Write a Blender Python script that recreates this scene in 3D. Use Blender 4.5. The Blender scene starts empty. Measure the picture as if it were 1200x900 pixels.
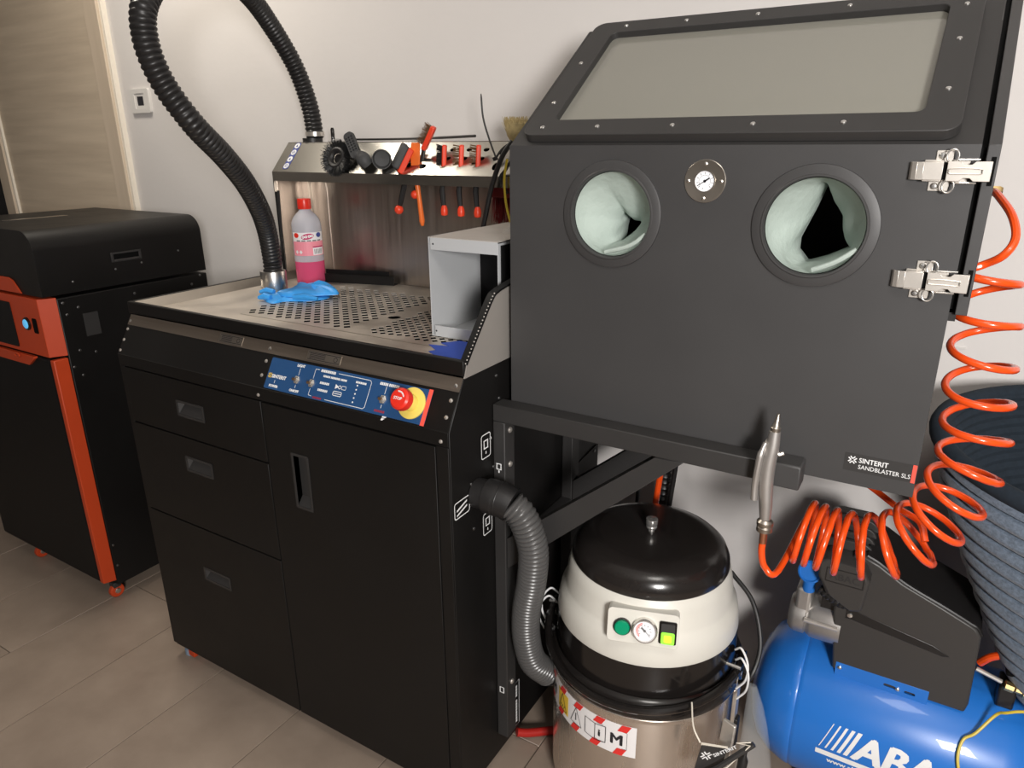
import bpy, bmesh, math, random
from math import sin, cos, pi, radians, sqrt
from mathutils import Vector, Matrix
from mathutils.geometry import tessellate_polygon
random.seed(7)
S = bpy.context.scene
C = S.collection

# ------------------------------------------------------------------ camera
cam_d = bpy.data.cameras.new('camera')
cam_d.sensor_width = 36.0
cam_d.lens = 829.0 * 36.0 / 1200.0
cam_d.clip_start = 0.02
cam = bpy.data.objects.new('camera', cam_d)
C.objects.link(cam)
PITCH, ROLL, YAW = 0.33078, -0.00667, -0.54571
fw = Vector((sin(YAW)*cos(PITCH), cos(YAW)*cos(PITCH), -sin(PITCH)))
rt = Vector((cos(YAW), -sin(YAW), 0))
up = rt.cross(fw)
r2 = cos(ROLL)*rt + sin(ROLL)*up
u2 = -sin(ROLL)*rt + cos(ROLL)*up
cam.matrix_world = Matrix(((r2.x, u2.x, -fw.x, 0), (r2.y, u2.y, -fw.y, 0), (r2.z, u2.z, -fw.z, 1.42), (0, 0, 0, 1)))
S.camera = cam

# ------------------------------------------------------------------ world, lamps, exposure
S.view_settings.view_transform = 'Standard'
S.view_settings.look = 'None'
S.view_settings.exposure = 0.52
S.view_settings.gamma = 1.0
w = bpy.data.worlds.new('world')
S.world = w
w.use_nodes = True
w.node_tree.nodes['Background'].inputs[0].default_value = (0.9, 0.95, 1.0, 1)
w.node_tree.nodes['Background'].inputs[1].default_value = 0.22

def area(name, loc, target, sx, sy, power, col):
    d = bpy.data.lights.new(name, 'AREA')
    d.shape = 'RECTANGLE'
    d.size, d.size_y, d.energy, d.color = sx, sy, power, col
    o = bpy.data.objects.new(name, d)
    C.objects.link(o)
    o.location = loc
    o.rotation_euler = (Vector(target) - Vector(loc)).to_track_quat('-Z', 'Y').to_euler()
    return o
area('room_lamp', (1.0, -0.9, 1.58), (-0.7, 1.4, 1.05), 0.40, 0.45, 52, (1.0, 0.97, 0.94))
area('ceiling_lamp', (-2.2, 1.15, 2.56), (-2.2, 1.15, 0), 0.30, 0.30, 11, (1.0, 0.92, 0.80))
area('ceiling_lamp', (0.3, 0.1, 2.56), (0.2, 0.2, 0), 0.5, 0.5, 7, (1.0, 0.96, 0.90))

# ------------------------------------------------------------------ materials
def mat(name, col, rough=0.5, metal=0.0, var=0.0, vscale=6.0, bump=0.0, bscale=120.0, stretch=(1, 1, 1), spec=0.5,
        emit=0.0, trans=0.0, col2=None, rvar=0.0, coat=0.0, sheen=0.0, ior=1.45, bdist=0.002):
    m = bpy.data.materials.new(name)
    m.use_nodes = True
    nt = m.node_tree
    b = nt.nodes['Principled BSDF']
    c4 = (*col, 1)
    b.inputs['Base Color'].default_value = c4
    b.inputs['Roughness'].default_value = rough
    b.inputs['Metallic'].default_value = metal
    b.inputs['Specular IOR Level'].default_value = spec
    b.inputs['Transmission Weight'].default_value = trans
    b.inputs['IOR'].default_value = ior
    b.inputs['Coat Weight'].default_value = coat
    b.inputs['Sheen Weight'].default_value = sheen
    if emit:
        b.inputs['Emission Color'].default_value = c4
        b.inputs['Emission Strength'].default_value = emit
    if var or bump or col2 or rvar:
        tc = nt.nodes.new('ShaderNodeTexCoord')
        mp = nt.nodes.new('ShaderNodeMapping')
        mp.inputs['Scale'].default_value = stretch
        nt.links.new(tc.outputs['Object'], mp.inputs['Vector'])
        n1 = nt.nodes.new('ShaderNodeTexNoise')
        n1.inputs['Scale'].default_value = vscale
        n1.inputs['Detail'].default_value = 6
        n1.inputs['Roughness'].default_value = 0.6
        nt.links.new(mp.outputs[0], n1.inputs['Vector'])
        if var or col2:
            r = nt.nodes.new('ShaderNodeValToRGB')
            r.color_ramp.elements[0].position = 0.3
            r.color_ramp.elements[1].position = 0.7
            a = col2 if col2 else tuple(x*(1-var) for x in col)
            z = col if col2 else tuple(min(1, x*(1+var)) for x in col)
            r.color_ramp.elements[0].color = (*a, 1)
            r.color_ramp.elements[1].color = (*z, 1)
            nt.links.new(n1.outputs['Fac'], r.inputs['Fac'])
            nt.links.new(r.outputs['Color'], b.inputs['Base Color'])
        if rvar:
            mr = nt.nodes.new('ShaderNodeMapRange')
            mr.inputs['From Min'].default_value = 0.3
            mr.inputs['From Max'].default_value = 0.7
            mr.inputs['To Min'].default_value = max(0.02, rough-rvar)
            mr.inputs['To Max'].default_value = min(1, rough+rvar)
            nt.links.new(n1.outputs['Fac'], mr.inputs['Value'])
            nt.links.new(mr.outputs['Result'], b.inputs['Roughness'])
        if bump:
            n2 = nt.nodes.new('ShaderNodeTexNoise')
            n2.inputs['Scale'].default_value = bscale
            n2.inputs['Detail'].default_value = 4
            nt.links.new(mp.outputs[0], n2.inputs['Vector'])
            bp = nt.nodes.new('ShaderNodeBump')
            bp.inputs['Strength'].default_value = bump
            bp.inputs['Distance'].default_value = bdist
            nt.links.new(n2.outputs['Fac'], bp.inputs['Height'])
            nt.links.new(bp.outputs[0], b.inputs['Normal'])
    return m

M = {}
M['wall'] = mat('white plaster', (0.66, 0.63, 0.61), 0.85, var=0.015, vscale=3, bump=0.25, bscale=45, spec=0.2)
M['tile'] = mat('beige stone tile', (0.34, 0.268, 0.212), 0.42, var=0.12, vscale=5, bump=0.08, bscale=60, col2=(0.255, 0.198, 0.155), rvar=0.08)
M['grout'] = mat('brown grout', (0.14, 0.11, 0.09), 0.9)
M['ceiling'] = mat('white ceiling paint', (0.72, 0.71, 0.69), 0.9)
M['wood'] = mat('bleached wood veneer', (0.62, 0.52, 0.40), 0.5, col2=(0.50, 0.41, 0.31), vscale=3.0, stretch=(0.6, 1, 9), bump=0.05, bscale=20)
M['woodv'] = mat('bleached wood trim', (0.60, 0.50, 0.39), 0.5, col2=(0.52, 0.43, 0.33), vscale=3.0, stretch=(9, 9, 0.6))
M['cream'] = mat('pale cream edging', (0.78, 0.72, 0.62), 0.5)
M['black'] = mat('black powder coat', (0.0068, 0.0062, 0.0059), 0.45, spec=0.33, var=0.12, vscale=4, bump=0.12, bscale=900, rvar=0.06, bdist=0.0004)
M['blackdk'] = mat('matt black powder coat', (0.0065, 0.0065, 0.0068), 0.5, bump=0.12, bscale=900, bdist=0.0004, spec=0.22)
M['grey'] = mat('anthracite powder coat', (0.045, 0.0437, 0.0440), 0.48, var=0.06, vscale=3, bump=0.15, bscale=900, rvar=0.05, bdist=0.0004)
M['greydk'] = mat('dark anthracite steel', (0.030, 0.0285, 0.028), 0.5, var=0.1, vscale=5, bump=0.1, bscale=700, bdist=0.0004)
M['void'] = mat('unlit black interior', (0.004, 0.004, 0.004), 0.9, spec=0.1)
M['orange'] = mat('orange red powder coat', (0.50, 0.056, 0.015), 0.42, var=0.03, spec=0.35)
M['steel'] = mat('brushed stainless steel', (0.46, 0.42, 0.37), 0.36, 1.0, var=0.07, vscale=5, stretch=(1, 1, 1), rvar=0.08)
M['steelv'] = mat('brushed stainless sheet', (0.47, 0.41, 0.36), 0.38, 1.0, var=0.10, vscale=5, stretch=(14, 14, 0.35), rvar=0.09)
M['steelh'] = mat('brushed stainless strip', (0.36, 0.31, 0.265), 0.42, 1.0, var=0.12, vscale=5, stretch=(0.4, 14, 14), rvar=0.06)
M['steeltop'] = mat('scratched stainless worktop', (0.60, 0.55, 0.49), 0.45, 0.9, var=0.10, vscale=9, rvar=0.10)
M['paintgrey'] = mat('satin stainless shelf', (0.50, 0.48, 0.44), 0.24, 1.0, var=0.04)
M['chrome'] = mat('polished steel', (0.76, 0.74, 0.71), 0.24, 0.85)
M['zinc'] = mat('zinc plated steel', (0.66, 0.62, 0.57), 0.36, 0.75, var=0.08, vscale=30)
M['cheek'] = mat('matt stainless sheet', (0.40, 0.37, 0.34), 0.5, 0.45, var=0.04)
M['alu'] = mat('turned aluminium', (0.58, 0.56, 0.54), 0.32, 1.0, var=0.08, vscale=5, stretch=(20, 20, 0.5))
M['cast'] = mat('cast aluminium', (0.50, 0.48, 0.46), 0.45, 0.85, var=0.1, vscale=20)
M['screw'] = mat('bright screw head', (0.80, 0.79, 0.77), 0.28, 1.0)
M['screwdk'] = mat('dull screw head', (0.24, 0.24, 0.24), 0.35, 1.0)
M['rubber'] = mat('black rubber', (0.014, 0.013, 0.013), 0.45, spec=0.5)
M['hose'] = mat('black ribbed plastic', (0.016, 0.015, 0.015), 0.38)
M['hosegrey'] = mat('dark grey ribbed plastic', (0.075, 0.073, 0.072), 0.30)
M['gloss'] = mat('glossy black plastic', (0.010, 0.0085, 0.008), 0.16, spec=0.6)
M['lid'] = mat('black enamelled lid', (0.016, 0.0135, 0.0125), 0.20, var=0.15, vscale=6, rvar=0.07, spec=0.6)
M['white'] = mat('off white plastic', (0.66, 0.64, 0.58), 0.35, var=0.02)
M['drum'] = mat('polished steel drum', (0.74, 0.66, 0.58), 0.25, 0.88, var=0.06, vscale=6, stretch=(4, 4, 0.3), rvar=0.08)
M['print'] = mat('white print', (0.80, 0.80, 0.80), 0.5)
M['printgrey'] = mat('grey print', (0.20, 0.20, 0.20), 0.5)
M['ink'] = mat('black print', (0.02, 0.02, 0.025), 0.5)
M['panelblue'] = mat('blue printed foil', (0.018, 0.070, 0.190), 0.40, var=0.05)
M['printred'] = mat('dull red print', (0.30, 0.03, 0.05), 0.5)
M['red'] = mat('bright red plastic', (0.72, 0.030, 0.016), 0.32)
M['redhandle'] = mat('red brush plastic', (0.74, 0.055, 0.020), 0.35)
M['orangeplas'] = mat('orange plastic', (0.78, 0.16, 0.03), 0.35)
M['coil'] = mat('orange polyurethane hose', (0.78, 0.075, 0.008), 0.24, spec=0.6, coat=0.3)
M['yellow'] = mat('yellow plastic', (0.80, 0.62, 0.13), 0.38)
M['coral'] = mat('coral red print', (0.85, 0.10, 0.07), 0.45)
M['labelblue'] = mat('blue sticker', (0.035, 0.055, 0.25), 0.45)
M['glove'] = mat('blue nitrile', (0.045, 0.33, 0.80), 0.42, var=0.10, vscale=40, bump=0.2, bscale=150)
M['cloth'] = mat('blue paper sheet', (0.03, 0.08, 0.45), 0.7)
M['bottle'] = mat('clear frosted plastic', (0.86, 0.86, 0.92), 0.25, trans=0.6, ior=1.2)
M['liquid'] = mat('pink liquid', (0.90, 0.13, 0.28), 0.1, trans=0.4, ior=1.2)
M['labelwhite'] = mat('white paper label', (0.82, 0.80, 0.80), 0.5)
M['labelpink'] = mat('pink paper label', (0.85, 0.28, 0.34), 0.5)
M['labelmagenta'] = mat('dark pink print', (0.50, 0.03, 0.12), 0.5)
M['boxgrey'] = mat('light grey sheet metal', (0.47, 0.48, 0.49), 0.45, var=0.02)
M['boxtop'] = mat('dusty grey sheet metal', (0.43, 0.40, 0.37), 0.5, var=0.08, vscale=12)
M['bristle'] = mat('black bristles', (0.012, 0.012, 0.012), 0.5)
M['bronze'] = mat('brass wire bristles', (0.20, 0.115, 0.06), 0.40, 0.6)
M['foam'] = mat('charcoal grey plastic', (0.055, 0.055, 0.056), 0.6, bump=0.3, bscale=300)
M['tan'] = mat('tan brush hair', (0.42, 0.33, 0.16), 0.8, var=0.25, vscale=60)
M['ferrule'] = mat('copper coloured wood', (0.50, 0.24, 0.13), 0.4)
M['darkred'] = mat('dark red bristles', (0.20, 0.010, 0.012), 0.6)
M['glass'] = mat('dusty viewing glass', (0.35, 0.34, 0.295), 0.10, trans=0.35, spec=0.6)
M['glovefab'] = mat('pale green glove fabric', (0.39, 0.455, 0.415), 0.75, var=0.07, vscale=9, bump=0.6, bscale=55, bdist=0.004)
M['dial'] = mat('white dial face', (0.80, 0.81, 0.84), 0.4)
M['clear'] = mat('clear lens', (1, 1, 1), 0.02, trans=1.0, ior=1.3)
M['green'] = mat('green button plastic', (0.0, 0.27, 0.13), 0.28)
M['limeglow'] = mat('lit green rocker', (0.25, 0.80, 0.05), 0.3, emit=0.45)
M['limeyel'] = mat('lit yellow rocker mark', (0.70, 0.85, 0.04), 0.3, emit=0.6)
M['glowblue'] = mat('lit blue button', (0.10, 0.42, 0.75), 0.3, emit=0.45)
M['led'] = mat('blue indicator light', (0.05, 0.15, 1.0), 0.3, emit=6.0)
M['blue'] = mat('blue tank enamel', (0.018, 0.165, 0.58), 0.32, var=0.04, vscale=4, coat=0.25)
M['bluecap'] = mat('blue plastic cap', (0.02, 0.16, 0.55), 0.35)
M['shroud'] = mat('dark grey moulded plastic', (0.042, 0.039, 0.037), 0.42, bump=0.15, bscale=700, bdist=0.0004)
M['shroudtop'] = mat('black moulded plastic', (0.014, 0.013, 0.013), 0.3)
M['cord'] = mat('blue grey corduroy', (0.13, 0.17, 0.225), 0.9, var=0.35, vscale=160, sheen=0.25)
M['cordshade'] = mat('shaded blue corduroy', (0.010, 0.017, 0.026), 0.95, var=0.2, vscale=120)  # same fabric as the ribs, with the tub's inside shade put into the colour
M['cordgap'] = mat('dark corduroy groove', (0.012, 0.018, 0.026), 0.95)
M['copper'] = mat('copper fitting', (0.70, 0.32, 0.20), 0.3, 1.0)
M['brass'] = mat('brass fitting', (0.62, 0.44, 0.20), 0.3, 1.0)
M['cable'] = mat('yellow green cable', (0.62, 0.47, 0.05), 0.4)
M['redpipe'] = mat('red hose', (0.42, 0.02, 0.015), 0.35)
M['bag'] = mat('clear plastic bag', (0.80, 0.84, 0.86), 0.25, spec=0.7)
M['bag'].node_tree.nodes['Principled BSDF'].inputs['Alpha'].default_value = 0.11
M['hazred'] = mat('red hazard print', (0.72, 0.035, 0.03), 0.4)
M['hazyel'] = mat('yellow hazard print', (0.85, 0.58, 0.06), 0.4)
M['socket'] = mat('white switch plastic', (0.66, 0.64, 0.61), 0.35)
M['feetblue'] = mat('grey blue plastic', (0.22, 0.28, 0.36), 0.5)

# ------------------------------------------------------------------ mesh builder
def V(*a):
    return Vector(a[0]) if len(a) == 1 else Vector(a)

def frame_of(d):
    d = V(d).normalized()
    a = Vector((0, 0, 1)) if abs(d.z) < 0.9 else Vector((1, 0, 0))
    x = d.cross(a).normalized()
    return x, d.cross(x).normalized(), d

def catmull(pts, n=8, closed=False):
    P = [V(p) for p in pts]
    out = []
    N = len(P)
    rng = range(N if closed else N-1)
    for i in rng:
        if closed:
            p0, p1, p2, p3 = P[(i-1) % N], P[i], P[(i+1) % N], P[(i+2) % N]
        else:
            p1, p2 = P[i], P[i+1]
            p0 = P[i-1] if i > 0 else 2*p1-p2
            p3 = P[i+2] if i+2 < N else 2*p2-p1
        for k in range(n):
            t = k/n
            out.append(0.5*((2*p1)+(p2-p0)*t+(2*p0-5*p1+4*p2-p3)*t*t+(3*p1-p0-3*p2+p3)*t**3))
    if not closed:
        out.append(P[-1])
    return out

def resample(P, step):
    out = [P[0]]
    acc = 0.0
    for a, b in zip(P, P[1:]):
        L = (b-a).length
        if L < 1e-9:
            continue
        t = step-acc
        while t <= L:
            out.append(a+(b-a)*(t/L))
            t += step
        acc = (acc+L) % step
    return out

class MB:
    def __init__(s):
        s.v = []
        s.f = []
    def add(s, vs, fs):
        o = len(s.v)
        s.v += [V(x) for x in vs]
        s.f += [tuple(i+o for i in f) for f in fs]
        return s
    def box(s, lo, hi):
        x0, y0, z0 = lo
        x1, y1, z1 = hi
        return s.add([(x0, y0, z0), (x1, y0, z0), (x1, y1, z0), (x0, y1, z0), (x0, y0, z1), (x1, y0, z1), (x1, y1, z1), (x0, y1, z1)],
                     [(0, 3, 2, 1), (4, 5, 6, 7), (0, 1, 5, 4), (1, 2, 6, 5), (2, 3, 7, 6), (3, 0, 4, 7)])
    def obox(s, c, ux, uy, uz):
        c, ux, uy, uz = V(c), V(ux), V(uy), V(uz)
        if ux.cross(uy).dot(uz) < 0:
            uz = -uz
        vs = [c+a*ux+b*uy+d*uz for d in (-1, 1) for a, b in ((-1, -1), (1, -1), (1, 1), (-1, 1))]
        return s.add(vs, [(0, 3, 2, 1), (4, 5, 6, 7), (0, 1, 5, 4), (1, 2, 6, 5), (2, 3, 7, 6), (3, 0, 4, 7)])
    def bar(s, p0, p1, w_, h, side=None):
        p0, p1 = V(p0), V(p1)
        d = (p1-p0)
        if side is None:
            x, y, _ = frame_of(d)
        else:
            x = V(side).normalized()
            y = d.normalized().cross(x).normalized()
        return s.obox((p0+p1)/2, d/2, x*w_/2, y*h/2)
    def tube(s, pts, r, n=10, closed=False, caps=True):
        P = [V(p) for p in pts]
        N = len(P)
        R = r if isinstance(r, (list, tuple)) else [r]*N
        T = []
        for i in range(N):
            a = P[i-1] if (i > 0 or closed) else P[i]
            b = P[(i+1) % N] if (i < N-1 or closed) else P[i]
            d = b-a
            T.append(d.normalized() if d.length > 1e-9 else (T[-1] if T else V(0, 0, 1)))
        x, _, _ = frame_of(T[0])
        vs = []
        for i in range(N):
            x = (x-T[i]*x.dot(T[i]))
            x = x.normalized() if x.length > 1e-6 else frame_of(T[i])[0]
            y = T[i].cross(x)
            for k in range(n):
                a = 2*pi*k/n
                vs.append(P[i]+R[i]*(cos(a)*x+sin(a)*y))
        fs = []
        for i in range(N if closed else N-1):
            j = (i+1) % N
            for k in range(n):
                l = (k+1) % n
                fs.append((i*n+k, i*n+l, j*n+l, j*n+k))
        if caps and not closed:
            fs.append(tuple(reversed(range(n))))
            fs.append(tuple((N-1)*n+k for k in range(n)))
        return s.add(vs, fs)
    def cyl(s, p0, p1, r0, r1=None, n=20, caps=True):
        r1 = r0 if r1 is None else r1
        return s.tube([p0, p1], [r0, r1], n, caps=caps)
    def lathe(s, prof, c, n=48, axis=(0, 0, 1), a0=0.0, a1=2*pi):
        c = V(c)
        if V(axis) == V(0, 0, 1):
            x, y, z = V(1, 0, 0), V(0, 1, 0), V(0, 0, 1)
        else:
            x, y, z = frame_of(axis)
        full = abs(a1-a0-2*pi) < 1e-6
        m = n if full else n+1
        vs = []
        for (r, h) in prof:
            for k in range(m):
                a = a0+(a1-a0)*k/n
                vs.append(c+x*(r*cos(a))+y*(r*sin(a))+z*h)
        fs = []
        for i in range(len(prof)-1):
            for k in range(n):
                l = (k+1) % m
                fs.append((i*m+k, i*m+l, (i+1)*m+l, (i+1)*m+k))
        return s.add(vs, fs)
    def sphere(s, c, r, n=14, sc=(1, 1, 1)):
        c = V(c)
        vs, fs = [], []
        h = n//2
        for i in range(h+1):
            p = pi*i/h
            for k in range(n):
                a = 2*pi*k/n
                vs.append(c+V(r*sc[0]*sin(p)*cos(a), r*sc[1]*sin(p)*sin(a), -r*sc[2]*cos(p)))
        for i in range(h):
            for k in range(n):
                l = (k+1) % n
                fs.append((i*n+k, i*n+l, (i+1)*n+l, (i+1)*n+k))
        return s.add(vs, fs)
    def plate(s, outer, holes=(), O=(0, 0, 0), U=(1, 0, 0), W=(0, 0, 1), t=0.002, back=True):
        """flat sheet: 2-D outline with holes in axes U, W; thickness t going backwards (-U x W)"""
        O, U, W = V(O), V(U).normalized(), V(W).normalized()
        Nn = U.cross(W)
        def area2(p):
            return sum(p[i][0]*p[(i+1) % len(p)][1]-p[(i+1) % len(p)][0]*p[i][1] for i in range(len(p)))
        loops = []
        outer = list(outer)
        if area2(outer) < 0:
            outer.reverse()
        loops.append(outer)
        for h in holes:
            h = list(h)
            if area2(h) > 0:
                h.reverse()
            loops.append(h)
        L3 = [[V(p[0], p[1], 0) for p in l] for l in loops]
        tris = tessellate_polygon(L3)
        flat = [p for l in loops for p in l]
        n = len(flat)
        fs = []
        for tr in tris:
            a, b, c = (flat[i] for i in tr)
            ar = (b[0]-a[0])*(c[1]-a[1])-(c[0]-a[0])*(b[1]-a[1])
            if abs(ar) < 1e-14:
                continue
            tr = tuple(tr) if ar > 0 else tuple(reversed(tr))
            fs.append(tr)
            if back:
                fs.append(tuple(i+n for i in reversed(tr)))
        o = 0
        for l in loops:
            k = len(l)
            for i in range(k):
                j = (i+1) % k
                fs.append((o+j, o+i, o+i+n, o+j+n))
            o += k
        vs = [O+U*p[0]+W*p[1] for p in flat]+[O+U*p[0]+W*p[1]-Nn*t for p in flat]
        return s.add(vs, fs)
    def build(s, name, m, parent=None, smooth=True, bevel=0.0, at=None, kind=None, label=None, ang=35, seg=2, recalc=True):
        off = V(at) if at is not None else (V(parent['_w']) if parent is not None else V(0, 0, 0))
        me = bpy.data.meshes.new(name)
        me.from_pydata([tuple(x-off) for x in s.v], [], s.f)
        if recalc:
            bm = bmesh.new()
            bm.from_mesh(me)
            bmesh.ops.recalc_face_normals(bm, faces=bm.faces)
            bm.to_mesh(me)
            bm.free()
        me.update()
        me.materials.append(m)
        if smooth:
            for p in me.polygons:
                p.use_smooth = True
            me.set_sharp_from_angle(angle=radians(ang))
        o = bpy.data.objects.new(name, me)
        C.objects.link(o)
        if parent is not None:
            o.parent = parent
        else:
            o.location = off
        o['_w'] = tuple(off)
        if bevel:
            b = o.modifiers.new('bevel', 'BEVEL')
            b.width = bevel
            b.segments = seg
            b.limit_method = 'ANGLE'
            b.angle_limit = radians(40)
        if kind:
            o['kind'] = kind
        if label:
            o['label'] = label
        return o

def thing(name, label, cat, loc, group=None):
    o = bpy.data.objects.new(name, None)
    C.objects.link(o)
    o.location = loc
    o.empty_display_size = 0.05
    o['label'] = label
    o['category'] = cat
    o['_w'] = tuple(loc)
    if group:
        o['group'] = group
    return o

def tag(o, label, cat, group=None):
    o['label'] = label
    o['category'] = cat
    if group:
        o['group'] = group
    return o

def dup(o, delta=(0, 0, 0), parent=None, label=None):
    c = o.copy()
    C.objects.link(c)
    if parent is not None:
        c.parent = parent
    c.location = o.location+V(delta)
    if label:
        c['label'] = label
    for ch in list(o.children):
        dup(ch, (0, 0, 0), c)
    return c

def circ(cx, cy, r, n=32, ry=None, a0=0):
    ry = r if ry is None else ry
    return [(cx+r*cos(a0+2*pi*k/n), cy+ry*sin(a0+2*pi*k/n)) for k in range(n)]

def rect(x0, y0, x1, y1):
    return [(x0, y0), (x1, y0), (x1, y1), (x0, y1)]

def rrect(x0, y0, x1, y1, r, n=5):
    out = []
    for cx, cy, a in ((x1-r, y0+r, -pi/2), (x1-r, y1-r, 0), (x0+r, y1-r, pi/2), (x0+r, y0+r, pi)):
        for k in range(n+1):
            t = a+pi/2*k/n
            out.append((cx+r*cos(t), cy+r*sin(t)))
    return out

def text(s, size, O, U, W, m, parent, name='lettering', bold=0.0, align='LEFT', depth=0.0004, sx=1.0, warp=None):
    cu = bpy.data.curves.new('t', 'FONT')
    cu.body = s
    cu.size = size
    cu.align_x = align
    cu.resolution_u = 2
    ob = bpy.data.objects.new('t', cu)
    me = bpy.data.meshes.new_from_object(ob)
    bpy.data.objects.remove(ob)
    if warp:
        bm = bmesh.new()
        bm.from_mesh(me)
        xs = [v.co.x for v in bm.verts]
        ys = [v.co.y for v in bm.verts]
        for lo_, hi_, ax_ in ((min(xs), max(xs), (1, 0, 0)), (min(ys), max(ys), (0, 1, 0))):
            n_ = max(2, int((hi_-lo_)/(size*0.14)))
            for k in range(1, n_):
                q = lo_+(hi_-lo_)*k/n_
                bmesh.ops.bisect_plane(bm, geom=bm.verts[:]+bm.edges[:]+bm.faces[:], plane_co=(q*ax_[0], q*ax_[1], 0), plane_no=ax_)
        bm.to_mesh(me)
        bm.free()
    O, U, W = V(O), V(U).normalized(), V(W).normalized()
    N = U.cross(W)
    mb = MB()
    shifts = [(0, 0)] if bold == 0 else [(-bold, 0), (bold, 0), (0, -bold*0.6), (0, bold*0.6)]
    for ki, (du, dv) in enumerate(shifts):
        up_ = ki*0.00004
        if warp:
            mb.add([warp(v.co.x*sx+du, v.co.y+dv, up_) for v in me.vertices], [tuple(p.vertices) for p in me.polygons])
        else:
            mb.add([O+U*(v.co.x*sx+du)+W*(v.co.y+dv)+N*(depth+up_) for v in me.vertices], [tuple(p.vertices) for p in me.polygons])
    bpy.data.meshes.remove(me)
    return mb.build(name, m, parent, smooth=False)

class Decal(MB):
    """thin printed shapes lying on a plane"""
    def __init__(s, O, U, W, lift=0.0004):
        super().__init__()
        s.O, s.U, s.W = V(O), V(U).normalized(), V(W).normalized()
        s.N = s.U.cross(s.W)
        s.l = lift
    def P(s, u, w_):
        return s.O+s.U*u+s.W*w_+s.N*s.l
    def poly(s, pts):
        s.plate([(p[0], p[1]) for p in pts], (), s.O+s.N*s.l, s.U, s.W, s.l*0.5, back=False)
        return s
    def ring(s, pts, w_):
        n = len(pts)
        cx = sum(p[0] for p in pts)/n
        cy = sum(p[1] for p in pts)/n
        inn = []
        for i in range(n):
            a, b, c = pts[i-1], pts[i], pts[(i+1) % n]
            d = V(c[0]-a[0], c[1]-a[1], 0)
            nn = V(-d.y, d.x, 0)
            if nn.length < 1e-9:
                nn = V(cx-b[0], cy-b[1], 0)
            nn.normalize()
            if nn.dot(V(cx-b[0], cy-b[1], 0)) < 0:
                nn = -nn
            inn.append((b[0]+nn.x*w_, b[1]+nn.y*w_))
        vs = [s.P(*p) for p in pts]+[s.P(*p) for p in inn]
        s.add(vs, [(i, (i+1) % n, (i+1) % n+n, i+n) for i in range(n)])
        return s
    def line(s, a, b, w_):
        d = V(b[0]-a[0], b[1]-a[1], 0).normalized()
        nx, ny = -d.y*w_/2, d.x*w_/2
        s.add([s.P(a[0]-nx, a[1]-ny), s.P(b[0]-nx, b[1]-ny), s.P(b[0]+nx, b[1]+ny), s.P(a[0]+nx, a[1]+ny)], [(0, 1, 2, 3)])
        return s

def screws(parent, pts, nrm, r=0.004, m=None, name='screw', h=0.0025):
    """small round-head screws sharing one mesh"""
    first = None
    nrm = V(nrm).normalized()
    for p in pts:
        if first is None:
            mb = MB()
            mb.lathe([(0.0001, h), (r*0.45, h*0.95), (r*0.85, h*0.6), (r, 0), (r, -0.001)], p, 10, nrm)
            first = mb.build(name, m or M['screw'], parent)
            p0 = V(p)
        else:
            dup(first, V(p)-p0, parent)
    return first

# ------------------------------------------------------------------ setting
WY = 1.72
def struct(o):
    o['kind'] = 'structure'
    return o
fl = struct(MB().box((-5.5, -4.0, -0.06), (3.5, WY, -0.006)).build('floor', M['grout'], smooth=False))
tile = None
gx = -1.563-0.302*9
offs = [0.2, 0.8, 0.1, 0.55, 0.9, 0.0, 0.7, 1.089, 1.40, 0.25, 0.38, 1.2, 0.3, 0.9, 0.1, 0.6, 1.0, 0.4, 0.8]
for i in range(18):
    x = gx+i*0.302
    jy = offs[i] % 1.2
    for k in range(-2, 2):
        y0, y1 = jy+1.2*k, jy+1.2*(k+1)
        y0c, y1c = max(y0, -1.3), min(y1, WY)
        if y1c-y0c < 0.05:
            continue
        full = (y1c-y0c) > 1.199
        if full and tile is not None:
            o = tile.copy()
            C.objects.link(o)
            o.location = (x, y0, 0)
        else:
            mb = MB().box((x+0.0012, y0c+0.0012, -0.008), (x+0.3008, y1c-0.0012, 0))
            o = mb.build('floor_tile', M['tile'], None, at=(x, y0c, 0), bevel=0.0008, seg=1)
            if full:
                tile = o
        o.parent = fl
struct(MB().box((-5.5, WY, -0.06), (3.5, WY+0.12, 2.6)).build('wall_back', M['wall'], smooth=False))
struct(MB().box((-5.6, -4.0, -0.06), (-5.5, WY, 2.6)).build('wall_left', M['wall'], smooth=False))
struct(MB().box((3.5, -4.0, -0.06), (3.6, WY, 2.6)).build('wall_right', M['wall'], smooth=False))
struct(MB().box((-5.5, -4.1, -0.06), (3.5, -4.0, 2.6)).build('wall_front', M['wall'], smooth=False))
struct(MB().box((-5.5, -4.0, 2.6), (3.5, WY, 2.7)).build('ceiling', M['ceiling'], smooth=False))

# door: frame, cream edges, leaf
dr = struct(MB().box((-3.70, WY-0.012, 0), (-2.885, WY, 2.25)).build('door_1', M['wood'], smooth=False))
MB().box((-2.878, WY-0.030, 0), (-2.795, WY, 2.3)).build('door_frame', M['woodv'], dr, bevel=0.002)
MB().box((-3.80, WY-0.030, 0), (-3.715, WY, 2.3)).build('door_frame', M['woodv'], dr, bevel=0.002)
MB().box((-3.715, WY-0.022, 0), (-3.700, WY, 2.25)).build('door_edge', M['cream'], dr)
MB().box((-2.887, WY-0.022, 0), (-2.878, WY, 2.25)).build('door_edge', M['cream'], dr)
MB().box((-2.795, WY-0.020, 0), (-2.780, WY, 2.3)).build('door_edge', M['cream'], dr)
tc = thing('tall_cabinet', 'tall black upright cabinet at the left edge of the photo beside the wooden door', 'cabinet', (-4.1, 1.55, 0))
MB().box((-4.45, 1.42, 0.02), (-3.79, WY-0.005, 2.2)).build('body', M['blackdk'], tc, bevel=0.004)
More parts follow.
